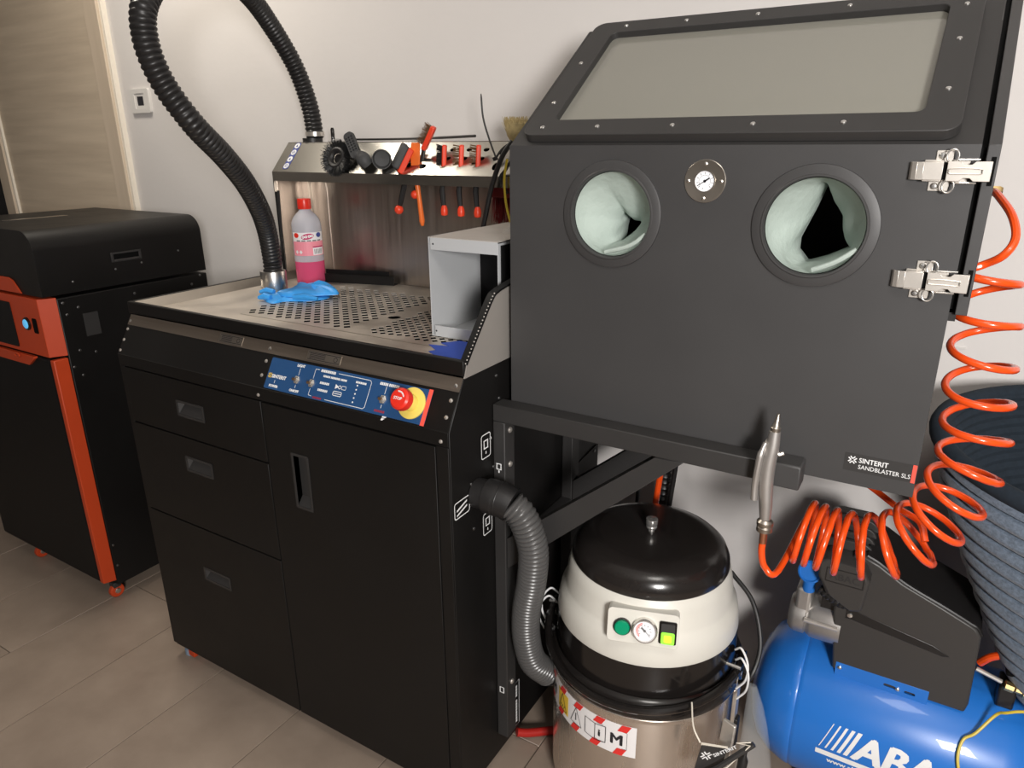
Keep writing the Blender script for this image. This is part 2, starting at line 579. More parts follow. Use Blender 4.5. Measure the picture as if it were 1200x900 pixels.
MB().box((-4.44, 1.405, 0.06), (-3.80, 1.419, 2.18)).build('door', M['blackdk'], tc, bevel=0.003)

# wall switch
sw = thing('wall_switch', 'square white wall switch with a small black rocker left of the black hose loop', 'switch', (-2.655, WY, 1.57))
MB().plate(rrect(-0.058, -0.042, 0.058, 0.042, 0.006), (rect(-0.030, -0.026, 0.030, 0.026),), (-2.655, WY-0.010, 1.57), (1, 0, 0), (0, 0, 1), 0.010).build('cover_plate', M['socket'], sw, bevel=0.001)
MB().plate(rect(-0.030, -0.026, 0.030, 0.026), (rect(-0.020, -0.016, 0.020, 0.016),), (-2.655, WY-0.007, 1.57), (1, 0, 0), (0, 0, 1), 0.006).build('inner_frame', M['socket'], sw)
MB().box((-2.675, WY-0.005, 1.554), (-2.635, WY-0.001, 1.586)).build('rocker', M['ink'], sw)

# ------------------------------------------------------------------ laser sintering printer on the left
PX0, PX1, PF, PB = -2.785, -2.129, 0.990, 1.512
pr = thing('powder_printer', 'black and orange floor-standing 3D printer with rounded lid at the left edge', 'printer', ((PX0+PX1)/2, (PF+PB)/2, 0))
MB().box((PX0, PF+0.03, 0.055), (PX1, PB, 1.005)).build('body', M['black'], pr, bevel=0.003)
# lid: rounded towards the sides, arch section in X-Z extruded along Y
def arch(x0, x1, z0, z1, r, n=8):
    pts = [(x0, z0), (x1, z0)]
    for k in range(n+1):
        a = pi/2*k/n
        pts.append((x1-r+r*cos(a), z1-r+r*sin(a)))
    for k in range(n+1):
        a = pi/2+pi/2*k/n
        pts.append((x0+r+r*cos(a), z1-r+r*sin(a)))
    return pts
lid = MB().plate(arch(PX0, PX1, 1.014, 1.196, 0.055, 10), (), (0, PF-0.004, 0), (1, 0, 0), (0, 0, 1), PB-PF+0.004).build('lid', M['black'], pr, bevel=0.0015, ang=28)
MB().plate(rect(-0.048, -0.014, 0.048, 0.014), (rect(-0.040, -0.009, 0.040, 0.009),), (PX1+0.0022, 1.245, 1.097), (0, 1, 0), (0, 0, 1), 0.002).build('grip_frame', M['greydk'], lid, bevel=0.0005)
MB().plate(rect(-0.040, -0.009, 0.040, 0.009), (), (PX1+0.0012, 1.245, 1.097), (0, 1, 0), (0, 0, 1), 0.001).build('grip_recess', M['void'], lid)
MB().bar((PX1+0.0018, 1.206, 1.0885), (PX1+0.0018, 1.284, 1.0885), 0.004, 0.002, (0, 0, 1)).build('grip_lip', M['screwdk'], lid)
MB().box((PX0+0.26, PF+0.10, 1.1955), (PX0+0.29, PF+0.30, 1.1968)).build('hinge_cover', M['paintgrey'], lid)
MB().plate([(-0.12, 0), (0.10, 0), (0.065, 0.035), (0.045, 0.042), (-0.12, 0.042)], (), (-2.335, PF-0.008, 1.016), (1, 0, 0), (0, 0, 1), 0.004).build('grip_plate', M['orange'], lid, bevel=0.001)
screws(lid, [(PX1, 1.075, 1.045), (PX1, 1.205, 1.062), (PX1, 1.29, 1.070), (PX1, 1.42, 1.09)], (1, 0, 0), 0.0035, M['screwdk'])
# orange control strip with the bevelled corner
op = MB()
cx_ = PX1-0.022
op.add([(PX0+0.01, PF-0.012, 0.838), (cx_, PF-0.012, 0.838), (cx_, PF-0.012, 1.008), (PX0+0.01, PF-0.012, 1.008),
        (PX1, PF+0.030, 0.838), (PX1, PF+0.030, 1.008), (PX0+0.01, PF+0.03, 0.838), (PX0+0.01, PF+0.03, 1.008)],
       [(0, 1, 2, 3), (1, 4, 5, 2), (4, 6, 7, 5), (6, 0, 3, 7), (3, 2, 5, 7), (0, 6, 4, 1)])
cp = op.build('control_strip', M['orange'], pr, bevel=0.001)
MB().plate(rrect(PX0+0.24, 0.850, -2.308, 0.985, 0.006), (), (0, PF-0.0145, 0), (1, 0, 0), (0, 0, 1), 0.0025).build('touch_screen', M['blackdk'], cp, bevel=0.0006)
MB().lathe([(0.019, 0.0), (0.019, 0.004), (0.0165, 0.006), (0.0140, 0.006), (0.0135, 0.003)], (-2.230, PF-0.012, 0.930), 28, (0, -1, 0)).build('button_ring', M['gloss'], cp)
MB().lathe([(0.0135, 0.002), (0.0135, 0.007), (0.011, 0.0085), (0.0001, 0.0088)], (-2.230, PF-0.012, 0.930), 28, (0, -1, 0)).build('power_button', M['glowblue'], cp, label='glowing blue push button')
MB().plate(rrect(-0.012, -0.022, 0.012, 0.022, 0.005), (), (-2.187, PF-0.0135, 0.928), (1, 0, 0), (0, 0, 1), 0.001).build('usb_port', M['void'], cp)
# front door, orange edge, drawer lip
MB().box((PX0+0.012, PF-0.012, 0.078), (PX1-0.018, PF+0.02, 0.832)).build('front_door', M['blackdk'], pr, bevel=0.012, seg=4)
eg = MB()
zt_, zb_ = 0.832, 0.085
xa, xb = PX1-0.018, PX1-0.0005
eg.plate([(PF-0.014, zb_), (PF+0.028, zb_-0.01), (PF+0.028, zt_), (PF-0.014, zt_)], (), (PX1+0.0015, 0, 0), (0, 1, 0), (0, 0, 1), 0.020)
eg.build('orange_edge', M['orange'], pr, bevel=0.003, label='narrow orange strip along the door edge')
MB().plate([(-0.30, 0.0), (0.13, 0.0), (0.165, 0.024), (0.165, 0.030), (-0.30, 0.030)], (), (-2.39, PF-0.020, 0.802), (1, 0, 0), (0, 0, 1), 0.012).build('drawer_lip', M['orange'], pr, bevel=0.001)
rg = MB()
rg.tube(catmull([(-2.305+0.013*cos(a), PF-0.026, 0.828+0.006*sin(a)) for a in [2*pi*k/8 for k in range(8)]], 3, True), 0.0022, 6, True)
rg.build('pull_ring', M['orange'], pr)
screws(pr, [(PX1, 1.035, 0.99), (PX1, 1.04, 0.955), (PX1, 1.075, 0.97), (PX1, 1.25, 0.98), (PX1, 1.45, 0.975), (PX1, 1.485, 1.0), (PX1, 1.055, 0.845),
            (PX1, 1.03, 0.80), (PX1, 1.05, 0.77), (PX1, 1.03, 0.20), (PX1, 1.03, 0.125), (PX1, 1.10, 0.83)], (1, 0, 0), 0.0045, M['screwdk'])
MB().plate(rect(-0.022, -0.034, 0.022, 0.034), (), (PX1+0.0006, 1.105, 0.915), (0, 1, 0), (0, 0, 1), 0.0004).build('rating_label', M['greydk'], pr)
for cx, cy in ((PX1-0.03, PF+0.035), (PX0+0.16, PF+0.035), (PX1-0.03, PB-0.05), (PX0+0.03, PB-0.05)):
    wh = MB().lathe([(0.0001, -0.010), (0.020, -0.010), (0.023, -0.006), (0.023, 0.006), (0.020, 0.010), (0.0001, 0.010)], (cx, cy, 0.024), 20, (1, 0, 0)).build('caster_wheel', M['orange'], pr)
    MB().lathe([(0.0001, 0.0135), (0.008, 0.013), (0.010, 0.010)], (cx, cy, 0.024), 14, (1, 0, 0)).build('wheel_bolt', M['screw'], wh)
    MB().box((cx-0.016, cy-0.012, 0.038), (cx+0.013, cy+0.012, 0.056)).build('wheel_fork', M['greydk'], wh, bevel=0.002)

# ------------------------------------------------------------------ cleaning station cabinet
X0, X1, YF, YB = -1.735, -0.710, 0.946, 1.615
st = thing('cleaning_station', 'large black cabinet with steel worktop, blue control panel and slanted tool shelf', 'workstation', ((X0+X1)/2, (YF+YB)/2, 0))
prof = [(YF+0.004, 0.046), (YB, 0.046), (YB, 1.010), (1.0, 1.010), (YF+0.004, 0.921)]
MB().plate(prof, (), (X1, 0, 0), (0, 1, 0), (0, 0, 1), 0.012).build('side_panel', M['black'], st, bevel=0.0015)
MB().plate(prof, (), (X0+0.012, 0, 0), (0, 1, 0), (0, 0, 1), 0.012).build('side_panel', M['black'], st, bevel=0.0015)
MB().box((X0+0.012, YF+0.022, 0.05), (X1-0.012, YB, 0.925)).build('carcass', M['blackdk'], st)
# slanted fascia
SN = V(0, -0.091, 0.054).normalized()
SU, SW = V(1, 0, 0), V(0, 0.054, 0.091).normalized()
FO = V(0, YF+0.001, 0.921)
def fas(x, s_):
    return FO+V(x, 0, 0)+SW*s_
MB().plate(rect(X0+0.001, 0, X1-0.001, 0.105), (), FO, SU, SW, 0.004).build('fascia', M['black'], st, bevel=0.0008)
MB().plate(rect(X0+0.001, 0.0775, X1-0.001, 0.1045), (), FO+SN*0.0012, SU, SW, 0.001).build('steel_strip', M['steelh'], st)
MB().box((X0+0.001, YF, 0.893), (X1-0.001, YF+0.004, 0.922)).build('front_rail', M['black'], st, bevel=0.0008)
MB().box((X1-0.029, YF, 0.047), (X1-0.001, YF+0.006, 0.892)).build('stile', M['black'], st, bevel=0.0012)
MB().box((X0+0.001, YF+0.001, 0.047), (X0+0.017, YF+0.010, 0.892)).build('stile', M['black'], st, bevel=0.0012)
screws(st, [fas(-1.728, 0.088), fas(-1.216, 0.088), fas(-0.722, 0.088)], SN, 0.0048)
screws(st, [fas(-1.7285, 0.066), fas(-1.7285, 0.038), fas(-1.7285, 0.010), fas(-1.216, 0.060), fas(-1.216, 0.028), fas(-0.724, 0.060), fas(-0.724, 0.028), V(-1.216, YF, 0.905), V(-0.727, YF, 0.903)], SN, 0.0042, M['zinc'])
for xa_, xb_ in ((-1.384, -1.305), (-1.103, -1.008)):
    pl = MB().plate(rect(xa_, 0.081, xb_, 0.101), (), FO+SN*0.0018, SU, SW, 0.0005).build('rating_plate', M['steel'], st)
    d = Decal(FO+SN*0.0018, SU, SW)
    d.ring(rect(xa_+0.003, 0.083, xb_-0.003, 0.099), 0.0012)
    for k in range(4):
        d.line((xa_+0.008, 0.087+k*0.003), (xa_+(xb_-xa_)*0.55, 0.087+k*0.003), 0.0011)
    d.ring(circ(xb_-0.014, 0.091, 0.0055, 12), 0.0012)
    d.build('plate_print', M['ink'], pl)
# doors and drawers with recessed cup handles
def front(name, x0, x1, z0, z1, hx0, hx1, hz0, hz1, tall=False):
    pm = MB()
    ya, yb = YF-0.001, YF+0.017
    o4, h4 = [(x0, z0), (x1, z0), (x1, z1), (x0, z1)], [(hx0, hz0), (hx1, hz0), (hx1, hz1), (hx0, hz1)]
    pm.add([(x, ya, z) for x, z in o4]+[(x, ya, z) for x, z in h4]+[(x, yb, z) for x, z in o4]+[(x, yb, z) for x, z in h4],
           [f_ for i in range(4) for f_ in ((i, (i+1) % 4, 4+(i+1) % 4, 4+i), (8+(i+1) % 4, 8+i, 12+i, 12+(i+1) % 4), (i, 8+i, 8+(i+1) % 4, (i+1) % 4), (4+(i+1) % 4, 12+(i+1) % 4, 12+i, 4+i))])
    p = pm.build(name, M['black'], st, bevel=0.0010)
    MB().plate(rrect(hx0-0.004, hz0-0.004, hx1+0.004, hz1+0.004, 0.004, 2), (rrect(hx0+0.002, hz0+0.002, hx1-0.002, hz1-0.002, 0.003, 2),), (0, YF-0.0022, 0), (1, 0, 0), (0, 0, 1), 0.0014).build('handle_rim', M['greydk'], p)
    cup = MB()
    d = 0.016
    y = YF-0.0015
    if tall:
        cup.add([(hx0, y, hz0), (hx1, y, hz0), (hx1, y, hz1), (hx0, y, hz1), (hx0, y+d, hz0+0.02), (hx1, y+d, hz0+0.02), (hx1, y+d, hz1), (hx0, y+d, hz1)],
                [(4, 5, 6, 7), (0, 1, 5, 4), (1, 2, 6, 5), (2, 3, 7, 6), (3, 0, 4, 7)])
    else:
        cup.add([(hx0, y, hz0), (hx1, y, hz0), (hx1, y, hz1), (hx0, y, hz1), (hx0+0.012, y+d, hz1-0.004), (hx1-0.012, y+d, hz1-0.004)],
                [(0, 1, 5, 4), (0, 4, 3), (1, 2, 5), (2, 3, 4, 5)])
    cup.build('recessed_handle', M['greydk'], p, smooth=False, recalc=False)
    return p
front('drawer', -1.716, -1.2125, 0.745, 0.890, -1.515, -1.421, 0.801, 0.835)
front('drawer', -1.716, -1.2125, 0.494, 0.741, -1.515, -1.421, 0.654, 0.688)
front('drawer', -1.716, -1.2125, 0.048, 0.490, -1.518, -1.421, 0.337, 0.369)
front('door', -1.2085, -0.7405, 0.048, 0.889, -1.129, -1.085, 0.660, 0.785, True)
# blue control panel
pb = MB().plate(rrect(-1.1985, 0.0035, -0.767, 0.0715, 0.003, 3), (), FO+SN*0.0014, SU, SW, 0.0014).build('control_panel', M['panelblue'], st)
PO = FO+SN*0.0014
MB().plate(rect(-0.7755, 0.0025, -0.7665, 0.0725), (), PO+SN*0.0006, SU, SW, 0.0005).build('red_stripe', M['coral'], pb, label='red stripe at the right end of the panel')
LW = 0.0011
def pline(*pts):
    d = Decal(PO, SU, SW)
    for a, b in zip(pts, pts[1:]):
        d.line(a, b, LW)
    d.build('panel_line', M['print'], pb, smooth=False)
for x in (-1.109, -0.875):
    pline((x, 0.045), (x, 0.060))
    pline((x, 0.017), (x, 0.024))
pline((-1.171, 0.017), (-1.171, 0.024))
pline((-1.0665, 0.045), (-1.0665, 0.0655), (-1.056, 0.0655))
pline((-1.003, 0.0655), (-0.918, 0.0655), (-0.914, 0.0615), (-0.914, 0.012), (-0.918, 0.008), (-1.020, 0.008))
pline((-1.0665, 0.024), (-1.0665, 0.010), (-1.058, 0.009))
for k in range(5):
    d = Decal(PO, SU, SW)
    d.poly(circ(-0.947, 0.050-k*0.0085, 0.0018, 10))
    d.build('status_dot', M['print'], pb, smooth=False)
d = Decal(PO, SU, SW)
d.ring(rrect(-1.004, 0.020, -0.980, 0.030, 0.003, 2), 0.0014)
d.line((-1.004, 0.025), (-0.980, 0.025), 0.0014)
d.build('panel_symbol', M['print'], pb, smooth=False)
d = Decal(PO, SU, SW)
d.poly([(-1.002, 0.034), (-0.992, 0.039), (-1.002, 0.044)])
d.ring(circ(-0.990, 0.039, 0.004, 10), 0.0014)
d.ring(rrect(-0.985, 0.035, -0.973, 0.043, 0.002, 2), 0.0010)
d.build('panel_symbol', M['print'], pb, smooth=False)
def ptxt(s, x, w_, size, m='print', al='CENTER', bold=0.0006):
    text(s, size, PO+V(x, 0, 0)+SW*w_, SU, SW, M[m], pb, 'panel_lettering', bold, al)
ptxt('SINTERIT', -1.1835, 0.0285, 0.0105, al='LEFT')
ptxt('POWER', -1.171, 0.0085, 0.0075)
ptxt('LIGHT', -1.109, 0.0625, 0.0080)
ptxt('ON/OFF', -1.109, 0.0085, 0.0075)
def smudge(x, w_, length, h, words, m='print'):
    """print too small to read in the photograph: one run of broken strokes"""
    d = Decal(PO, SU, SW)
    tot = sum(words)
    u = x-length/2
    for k in words:
        l = length*k/tot
        n = max(2, int(k))
        for q in range(n):
            a = u+l*q/n*0.93
            b = a+l*0.93/n*0.80
            d.add([d.P(a, w_), d.P(b, w_), d.P(b, w_+h), d.P(a, w_+h)], [(0, 1, 2, 3)])
        u += l
    d.build('panel_print', M[m], pb, smooth=False, kind='stuff')
smudge(-1.029, 0.0620, 0.044, 0.0055, [10])
smudge(-1.008, 0.0525, 0.066, 0.0042, [6, 8, 5])
smudge(-1.031, 0.0375, 0.028, 0.0048, [6])
smudge(-1.031, 0.0225, 0.030, 0.0048, [7])
smudge(-0.938, 0.0545, 0.030, 0.0042, [7])
smudge(-0.868, 0.0615, 0.050, 0.0056, [5, 6])
smudge(-1.040, 0.0055, 0.026, 0.0042, [6], 'printred')
smudge(-0.875, 0.0085, 0.028, 0.0045, [6], 'printred')
def star(dec, cx, cy, r, w_):
    """four chevrons pointing to the centre"""
    for a in (0, pi/2, pi, 3*pi/2):
        tip = (cx+cos(a)*r*0.28, cy+sin(a)*r*0.28)
        for b in (-0.52, 0.52):
            e = (cx+cos(a+b)*r, cy+sin(a+b)*r)
            dec.line(tip, e, w_)
d = Decal(PO, SU, SW)
star(d, -1.1895, 0.0325, 0.0065, 0.0016)
d.build('panel_emblem', M['hazyel'], pb, smooth=False)
tg = None
for x in (-1.109, -1.0665, -0.875):
    q = PO+V(x, 0, 0)+SW*0.0345
    if tg is None:
        tg = MB().lathe([(0.009, 0), (0.009, 0.003), (0.007, 0.0045), (0.0045, 0.0045), (0.0045, 0.007), (0.0001, 0.007)], q, 6, SN).build('toggle_switch', M['chrome'], pb, smooth=False)
        MB().tube([q+SN*0.006, q+SN*0.013-SW*0.001], [0.0022, 0.0032], 10).build('lever', M['bronze'], tg)
        q0 = q
    else:
        c = dup(tg, q-q0, pb)
ec = PO+V(-0.806, 0, 0)+SW*0.0395
es = MB().lathe([(0.0305, 0), (0.0305, 0.003), (0.029, 0.004), (0.016, 0.0042)], ec, 40, SN).build('emergency_stop', M['yellow'], pb)
MB().lathe([(0.0165, 0.003), (0.0165, 0.018), (0.0145, 0.021), (0.0145, 0.026)], ec, 28, SN).build('collar', M['yellow'], es)
MB().lathe([(0.0150, 0.022), (0.0205, 0.026), (0.0215, 0.032), (0.0205, 0.041), (0.017, 0.0445), (0.0001, 0.0455)], ec, 32, SN).build('push_knob', M['red'], es)
d = Decal(ec+SN*0.0458, SU, SW)
d.ring([(0.014*cos(a), 0.014*sin(a)) for a in [0.3+k*0.12 for k in range(14)]]+[(0.0125*cos(a), 0.0125*sin(a)) for a in [0.3+k*0.12 for k in range(13, -1, -1)]], 0.0012)
d.build('knob_arrow', M['print'], es, smooth=False)
text('STOP', 0.008, ec+SN*0.046-SW*0.003, SU, SW, M['print'], es, 'knob_lettering', 0.0003, 'CENTER')
dd = Decal(FO+SN*0.0004+V(-0.862, 0, 0)+SW*(-0.001), SU, SW)
dd.poly([(-0.006, -0.004), (-0.002, -0.004), (0.006, 0.004), (0.004, 0.006), (-0.004, 0.005)])
dd.build('paper_scrap', M['labelwhite'], st)

# worktop: rim, pan and perforated steel sheet
ZR, ZS = 1.043, 1.022
rim = MB()
rim.box((X0-0.009, 1.000, 1.0135), (X1, 1.012, ZR))
rim.box((X0-0.009, 1.012, 1.0135), (X0+0.003, YB, ZR))
rim.build('worktop_rim', M['black'], st, bevel=0.002)
holes = []
cu, cv = V(1, 1, 0).normalized(), V(-1, 1, 0).normalized()
def slots(x0, x1, y0, y1, pu, pv, su, sv, avoid):
    c = ((x0+x1)/2, (y0+y1)/2)
    for i in range(-14, 15):
        for j in range(-14, 15):
            p = V(c[0], c[1], 0)+cu*(i*pu)+cv*(j*pv+(pv/2 if i % 2 else 0))
            q = [p+cu*(a*su)+cv*(b*sv) for a, b in ((-1, -1), (1, -1), (1, 1), (-1, 1))]
            if all(x0 < k.x < x1 and y0 < k.y < y1 for k in q):
                holes.append([(k.x, k.y) for k in q])
slots(-1.490, -1.118, 1.125, 1.505, 0.0225, 0.0265, 0.0070, 0.0090, None)
slots(-1.082, -0.790, 1.130, 1.505, 0.0170, 0.0235, 0.0056, 0.0075, None)
hol2 = holes+[circ(-1.100, 1.27, 0.016, 12)]
MB().plate(rect(X0+0.030, 1.030, X1-0.004, 1.60), hol2, (0, 0, ZS), (1, 0, 0), (0, 1, 0), 0.0005).build('perforated_worktop', M['steeltop'], st, smooth=False, recalc=False)
pan = MB()
pan.add([(X0+0.003, 1.012, ZR-0.001), (X1-0.003, 1.012, ZR-0.001), (X1-0.004, 1.031, ZS-0.0005), (X0+0.031, 1.031, ZS-0.0005), (X0+0.003, 1.60, ZR-0.001), (X0+0.031, 1.60, ZS-0.0005)],
        [(0, 1, 2, 3), (0, 3, 5, 4)])
pan.build('worktop_edge', M['steel'], st, smooth=False, recalc=False)
MB().box((X0+0.012, 1.03, 0.93), (X1-0.012, 1.60, 0.985)).build('slot_shade_box', M['void'], st, smooth=False)  # black box added below the slots, its colour stands in for shade
MB().box((X0+0.28, 1.110, ZS-0.0005), (X1-0.02, 1.1125, ZS+0.0006)).build('fold_line', M['steel'], st)
# raised right cheek: steel outside, black edging with stitches of holes
ck = [(1.0005, 1.0105), (1.62, 1.0105), (1.62, 1.36), (1.50, 1.34), (1.30, 1.178), (1.150, 1.154), (1.118, 1.149), (1.098, 1.138), (1.012, 1.043)]
MB().plate(ck, (), (X1+0.002, 0, 0), (0, 1, 0), (0, 0, 1), 0.003).build('cheek_plate', M['cheek'], st)
edge = catmull([(X1-0.004, 1.006, 1.036), (X1-0.004, 1.052, 1.090), (X1-0.004, 1.098, 1.141), (X1-0.004, 1.118, 1.151), (X1-0.004, 1.150, 1.157), (X1-0.004, 1.30, 1.181)], 5)
eb = MB()
for a, b in zip(edge, edge[1:]):
    eb.bar(a, b+(b-a)*0.15, 0.016, 0.004, (1, 0, 0))
eb.build('cheek_edging', M['blackdk'], st)
dots = MB()
for p in resample(edge[:14], 0.0075):
    dots.sphere(p+V(0.0055, -0.001, 0.0022), 0.0016, 6)
dots.build('edging_rivets', M['boxtop'], st, kind='stuff')
# back panels and left wing
sk = MB()
sk.box((X0+0.044, 1.602, 1.005), (-1.622, 1.606, 1.335))
sk.build('back_panel', M['steelv'], st, bevel=0.001)
MB().box((-1.612, 1.602, 1.005), (X1-0.003, 1.606, 1.335)).build('back_panel', M['steelv'], st, bevel=0.001)
MB().box((X0+0.001, 1.604, 1.005), (X1-0.002, 1.612, 1.42)).build('back_sheet', M['steelv'], st)
MB().box((X0+0.040, 1.594, 1.005), (X0+0.044, 1.606, 1.335)).build('panel_flange', M['steel'], st)
MB().box((X0+0.001, 1.512, 1.020), (X0+0.004, 1.604, 1.335)).build('left_wing', M['steelv'], st)
MB().box((X0-0.006, 1.505, 1.03), (X0+0.001, 1.512, 1.30)).build('wing_edging', M['blackdk'], st, bevel=0.001)
# slanted tool shelf
TN = V(0, -0.082, 0.075).normalized()
TU, TW = V(1, 0, 0), V(0, 0.075, 0.082).normalized()
TO = V(0, 1.500, 1.339)
def tsh(x, s_, l=0.0):
    return TO+V(x, 0, 0)+TW*s_+TN*l
th = []
for x in (-1.119, -1.068, -1.0165):
    th.append(circ(x+0.002, 0.083, 0.0085, 16, 0.0062))
    th.append(circ(x-0.001, 0.055, 0.0085, 16, 0.0062))
    th.append(circ(x-0.018, 0.040, 0.0060, 12, 0.0060))
th += [circ(-0.967, 0.080, 0.0065, 14, 0.013), circ(-0.968, 0.031, 0.0075, 14, 0.012)]
th += [circ(-1.372, 0.046, 0.010, 14), circ(-1.309, 0.042, 0.010, 14), circ(-1.235, 0.032, 0.009, 14), circ(-1.190, 0.028, 0.013, 14, 0.008), circ(-0.925, 0.046, 0.009, 12), circ(-1.49, 0.04, 0.008, 12)]
sh = MB().plate(rect(X0, 0, X1-0.002, 0.1105), th, TO, TU, TW, 0.002).build('tool_shelf', M['paintgrey'], st, smooth=False)
MB().box((X0, 1.4995, 1.3135), (X1-0.002, 1.5025, 1.3395)).build('shelf_lip', M['paintgrey'], sh)
MB().box((X0, 1.573, 1.4185), (X1-0.002, 1.618, 1.4205)).build('shelf_top', M['paintgrey'], sh)
MB().box((X0+0.003, 1.5855, 1.335), (X1-0.004, 1.588, 1.418)).build('shelf_inner_sheet', M['void'], sh)
MB().plate([(1.500, 1.339), (1.575, 1.4205), (1.618, 1.4205), (1.618, 1.325), (1.555, 1.318), (1.535, 1.300), (1.528, 1.288), (1.515, 1.280), (1.500, 1.283)], (), (X0+0.002, 0, 0), (0, 1, 0), (0, 0, 1), 0.003).build('shelf_end_plate', M['paintgrey'], sh)
lb = MB().plate(rrect(-1.700, 0.010, -1.677, 0.108, 0.006, 3), (), TO+TN*0.0006, TU, TW, 0.0005).build('icon_label', M['labelblue'], sh, label='blue strip with four round white icons')
d = Decal(TO+TN*0.0008, TU, TW)
g = Decal(TO+TN*0.0012, TU, TW)
for k in range(4):
    cz = 0.022+k*0.0248
    d.poly(circ(-1.6885, cz, 0.0098, 18))
    if k % 2 == 0:
        g.ring(circ(-1.6885, cz, 0.0056, 12), 0.0014)
        g.line((-1.6925, cz), (-1.6845, cz), 0.0014)
    else:
        g.poly([(-1.6925, cz-0.004), (-1.6845, cz-0.004), (-1.6885, cz+0.005)])
d.build('icon_disc', M['print'], lb, smooth=False)
g.build('icon_glyph', M['labelblue'], lb, smooth=False)
# printed marks on the right side panel
SX = X1+0.0006
for (y, z, w_, h) in ((1.067, 0.852, 0.034, 0.052), (1.068, 0.680, 0.034, 0.050)):
    d = Decal((SX, 0, 0), (0, 1, 0), (0, 0, 1))
    d.ring(rrect(y-w_/2, z-h/2, y+w_/2, z+h/2, 0.006, 3), 0.0022)
    d.ring(rect(y-0.008, z-0.006, y+0.008, z+0.013), 0.0042)
    d.line((y, z-0.017), (y, z-0.011), 0.003)
    d.poly(circ(y+w_/2, z+0.010, 0.0035, 8))
    d.build('side_marking', M['print'], st, smooth=False)
d = Decal((SX, 0, 0), (0, 1, 0), (0, 0, 1))
d.ring(rrect(0.955, 0.738, 1.006, 0.774, 0.006, 3), 0.0022)
for z in (0.761, 0.751):
    d.add([d.P(0.963, z-0.008), d.P(0.997, z+0.002), d.P(0.997, z+0.006), d.P(0.963, z-0.004)], [(0, 1, 2, 3)])
d.poly(circ(1.006, 0.766, 0.0035, 8))
d.build('side_marking', M['print'], st, smooth=False)
d = Decal((SX, 0, 0), (0, 1, 0), (0, 0, 1))
d.ring(rect(1.166, 0.060, 1.192, 0.190), 0.0022)
d.build('side_marking', M['print'], st, smooth=False)
d = Decal((SX, 0, 0), (0, 1, 0), (0, 0, 1))
for k in range(13):
    if k != 8:
        d.add([d.P(1.171, 0.070+k*0.0085), d.P(1.182, 0.070+k*0.0085), d.P(1.182, 0.0775+k*0.0085), d.P(1.171, 0.0775+k*0.0085)], [(0, 1, 2, 3)])
d.build('side_print', M['print'], st, smooth=False, kind='stuff')
screws(st, [(X1, 1.11, 0.985), (X1, 1.12, 0.935), (X1, 1.095, 0.795), (X1, 1.015, 0.790), (X1, 1.02, 0.69), (X1, 1.145, 0.085)], (1, 0, 0), 0.0042, M['screwdk'])
MB().plate([(1.447, 0.44), (1.60, 0.44), (1.60, 0.652), (1.588, 0.652), (1.441, 0.640)], (), (X1+0.003, 0, 0), (0, 1, 0), (0, 0, 1), 0.003).build('access_cover', M['black'], st, bevel=0.001)
screws(st, [(X1+0.003, 1.585, 0.64), (X1+0.003, 1.46, 0.628), (X1+0.003, 1.59, 0.52)], (1, 0, 0), 0.005, M['screwdk'])
for cx in (X0+0.03, X1-0.05):
    for cy in (YF+0.03, YB-0.05):
        MB().lathe([(0.0001, 0), (0.016, 0), (0.016, 0.018), (0.007, 0.022), (0.007, 0.048)], (cx, cy, 0), 12).build('foot', M['feetblue'], st)
MB().box((X0+0.046, YF+0.012, 0.010), (X0+0.072, YF+0.05, 0.048)).build('foot_bracket', M['orange'], st, bevel=0.002)

# ------------------------------------------------------------------ sandblasting cabinet
BX0, BX1, BY, BB = -0.692, 0.021, 1.137, 1.575
bl = thing('sandblasting_cabinet', 'anthracite glove box cabinet with slanted window, two glove ports and two latches', 'sandblaster', ((BX0+BX1)/2, 1.35, 0.905))
bprof = [(BY+0.003, 0.905), (BY+0.003, 1.411), (1.452, 1.629), (BB, 1.629), (BB, 1.02), (1.46, 0.905)]
for xx in (BX0+0.002, BX1):
    MB().plate(bprof, (), (xx, 0, 0), (0, 1, 0), (0, 0, 1), 0.002).build('side_wall', M['grey'], bl)
MB().box((BX0+0.002, BB-0.002, 1.02), (BX1-0.002, BB, 1.628)).build('back_wall', M['grey'], bl)
MB().box((BX0+0.002, 1.452, 1.627), (BX1-0.002, BB, 1.629)).build('top_sheet', M['grey'], bl)
MB().box((BX0+0.002, BY+0.003, 0.905), (BX1-0.002, 1.46, 0.907)).build('bottom_sheet', M['grey'], bl)
MB().plate(rect(BX0+0.002, 0, BX1-0.002, 0.163), (), (0, 1.46, 0.905), (1, 0, 0), (0, 0.115, 0.115), 0.002).build('rear_slope', M['grey'], bl)
G1, G2, GR = (-0.4915, 1.301), (-0.1690, 1.298), 0.0705
MB().plate(rect(BX0, 0.903, BX1, 1.4125), (circ(*G1, GR, 48), circ(*G2, GR, 48), circ(-0.335, 1.359, 0.012, 20)), (0, BY, 0), (1, 0, 0), (0, 0, 1), 0.003).build('front_panel', M['grey'], bl)
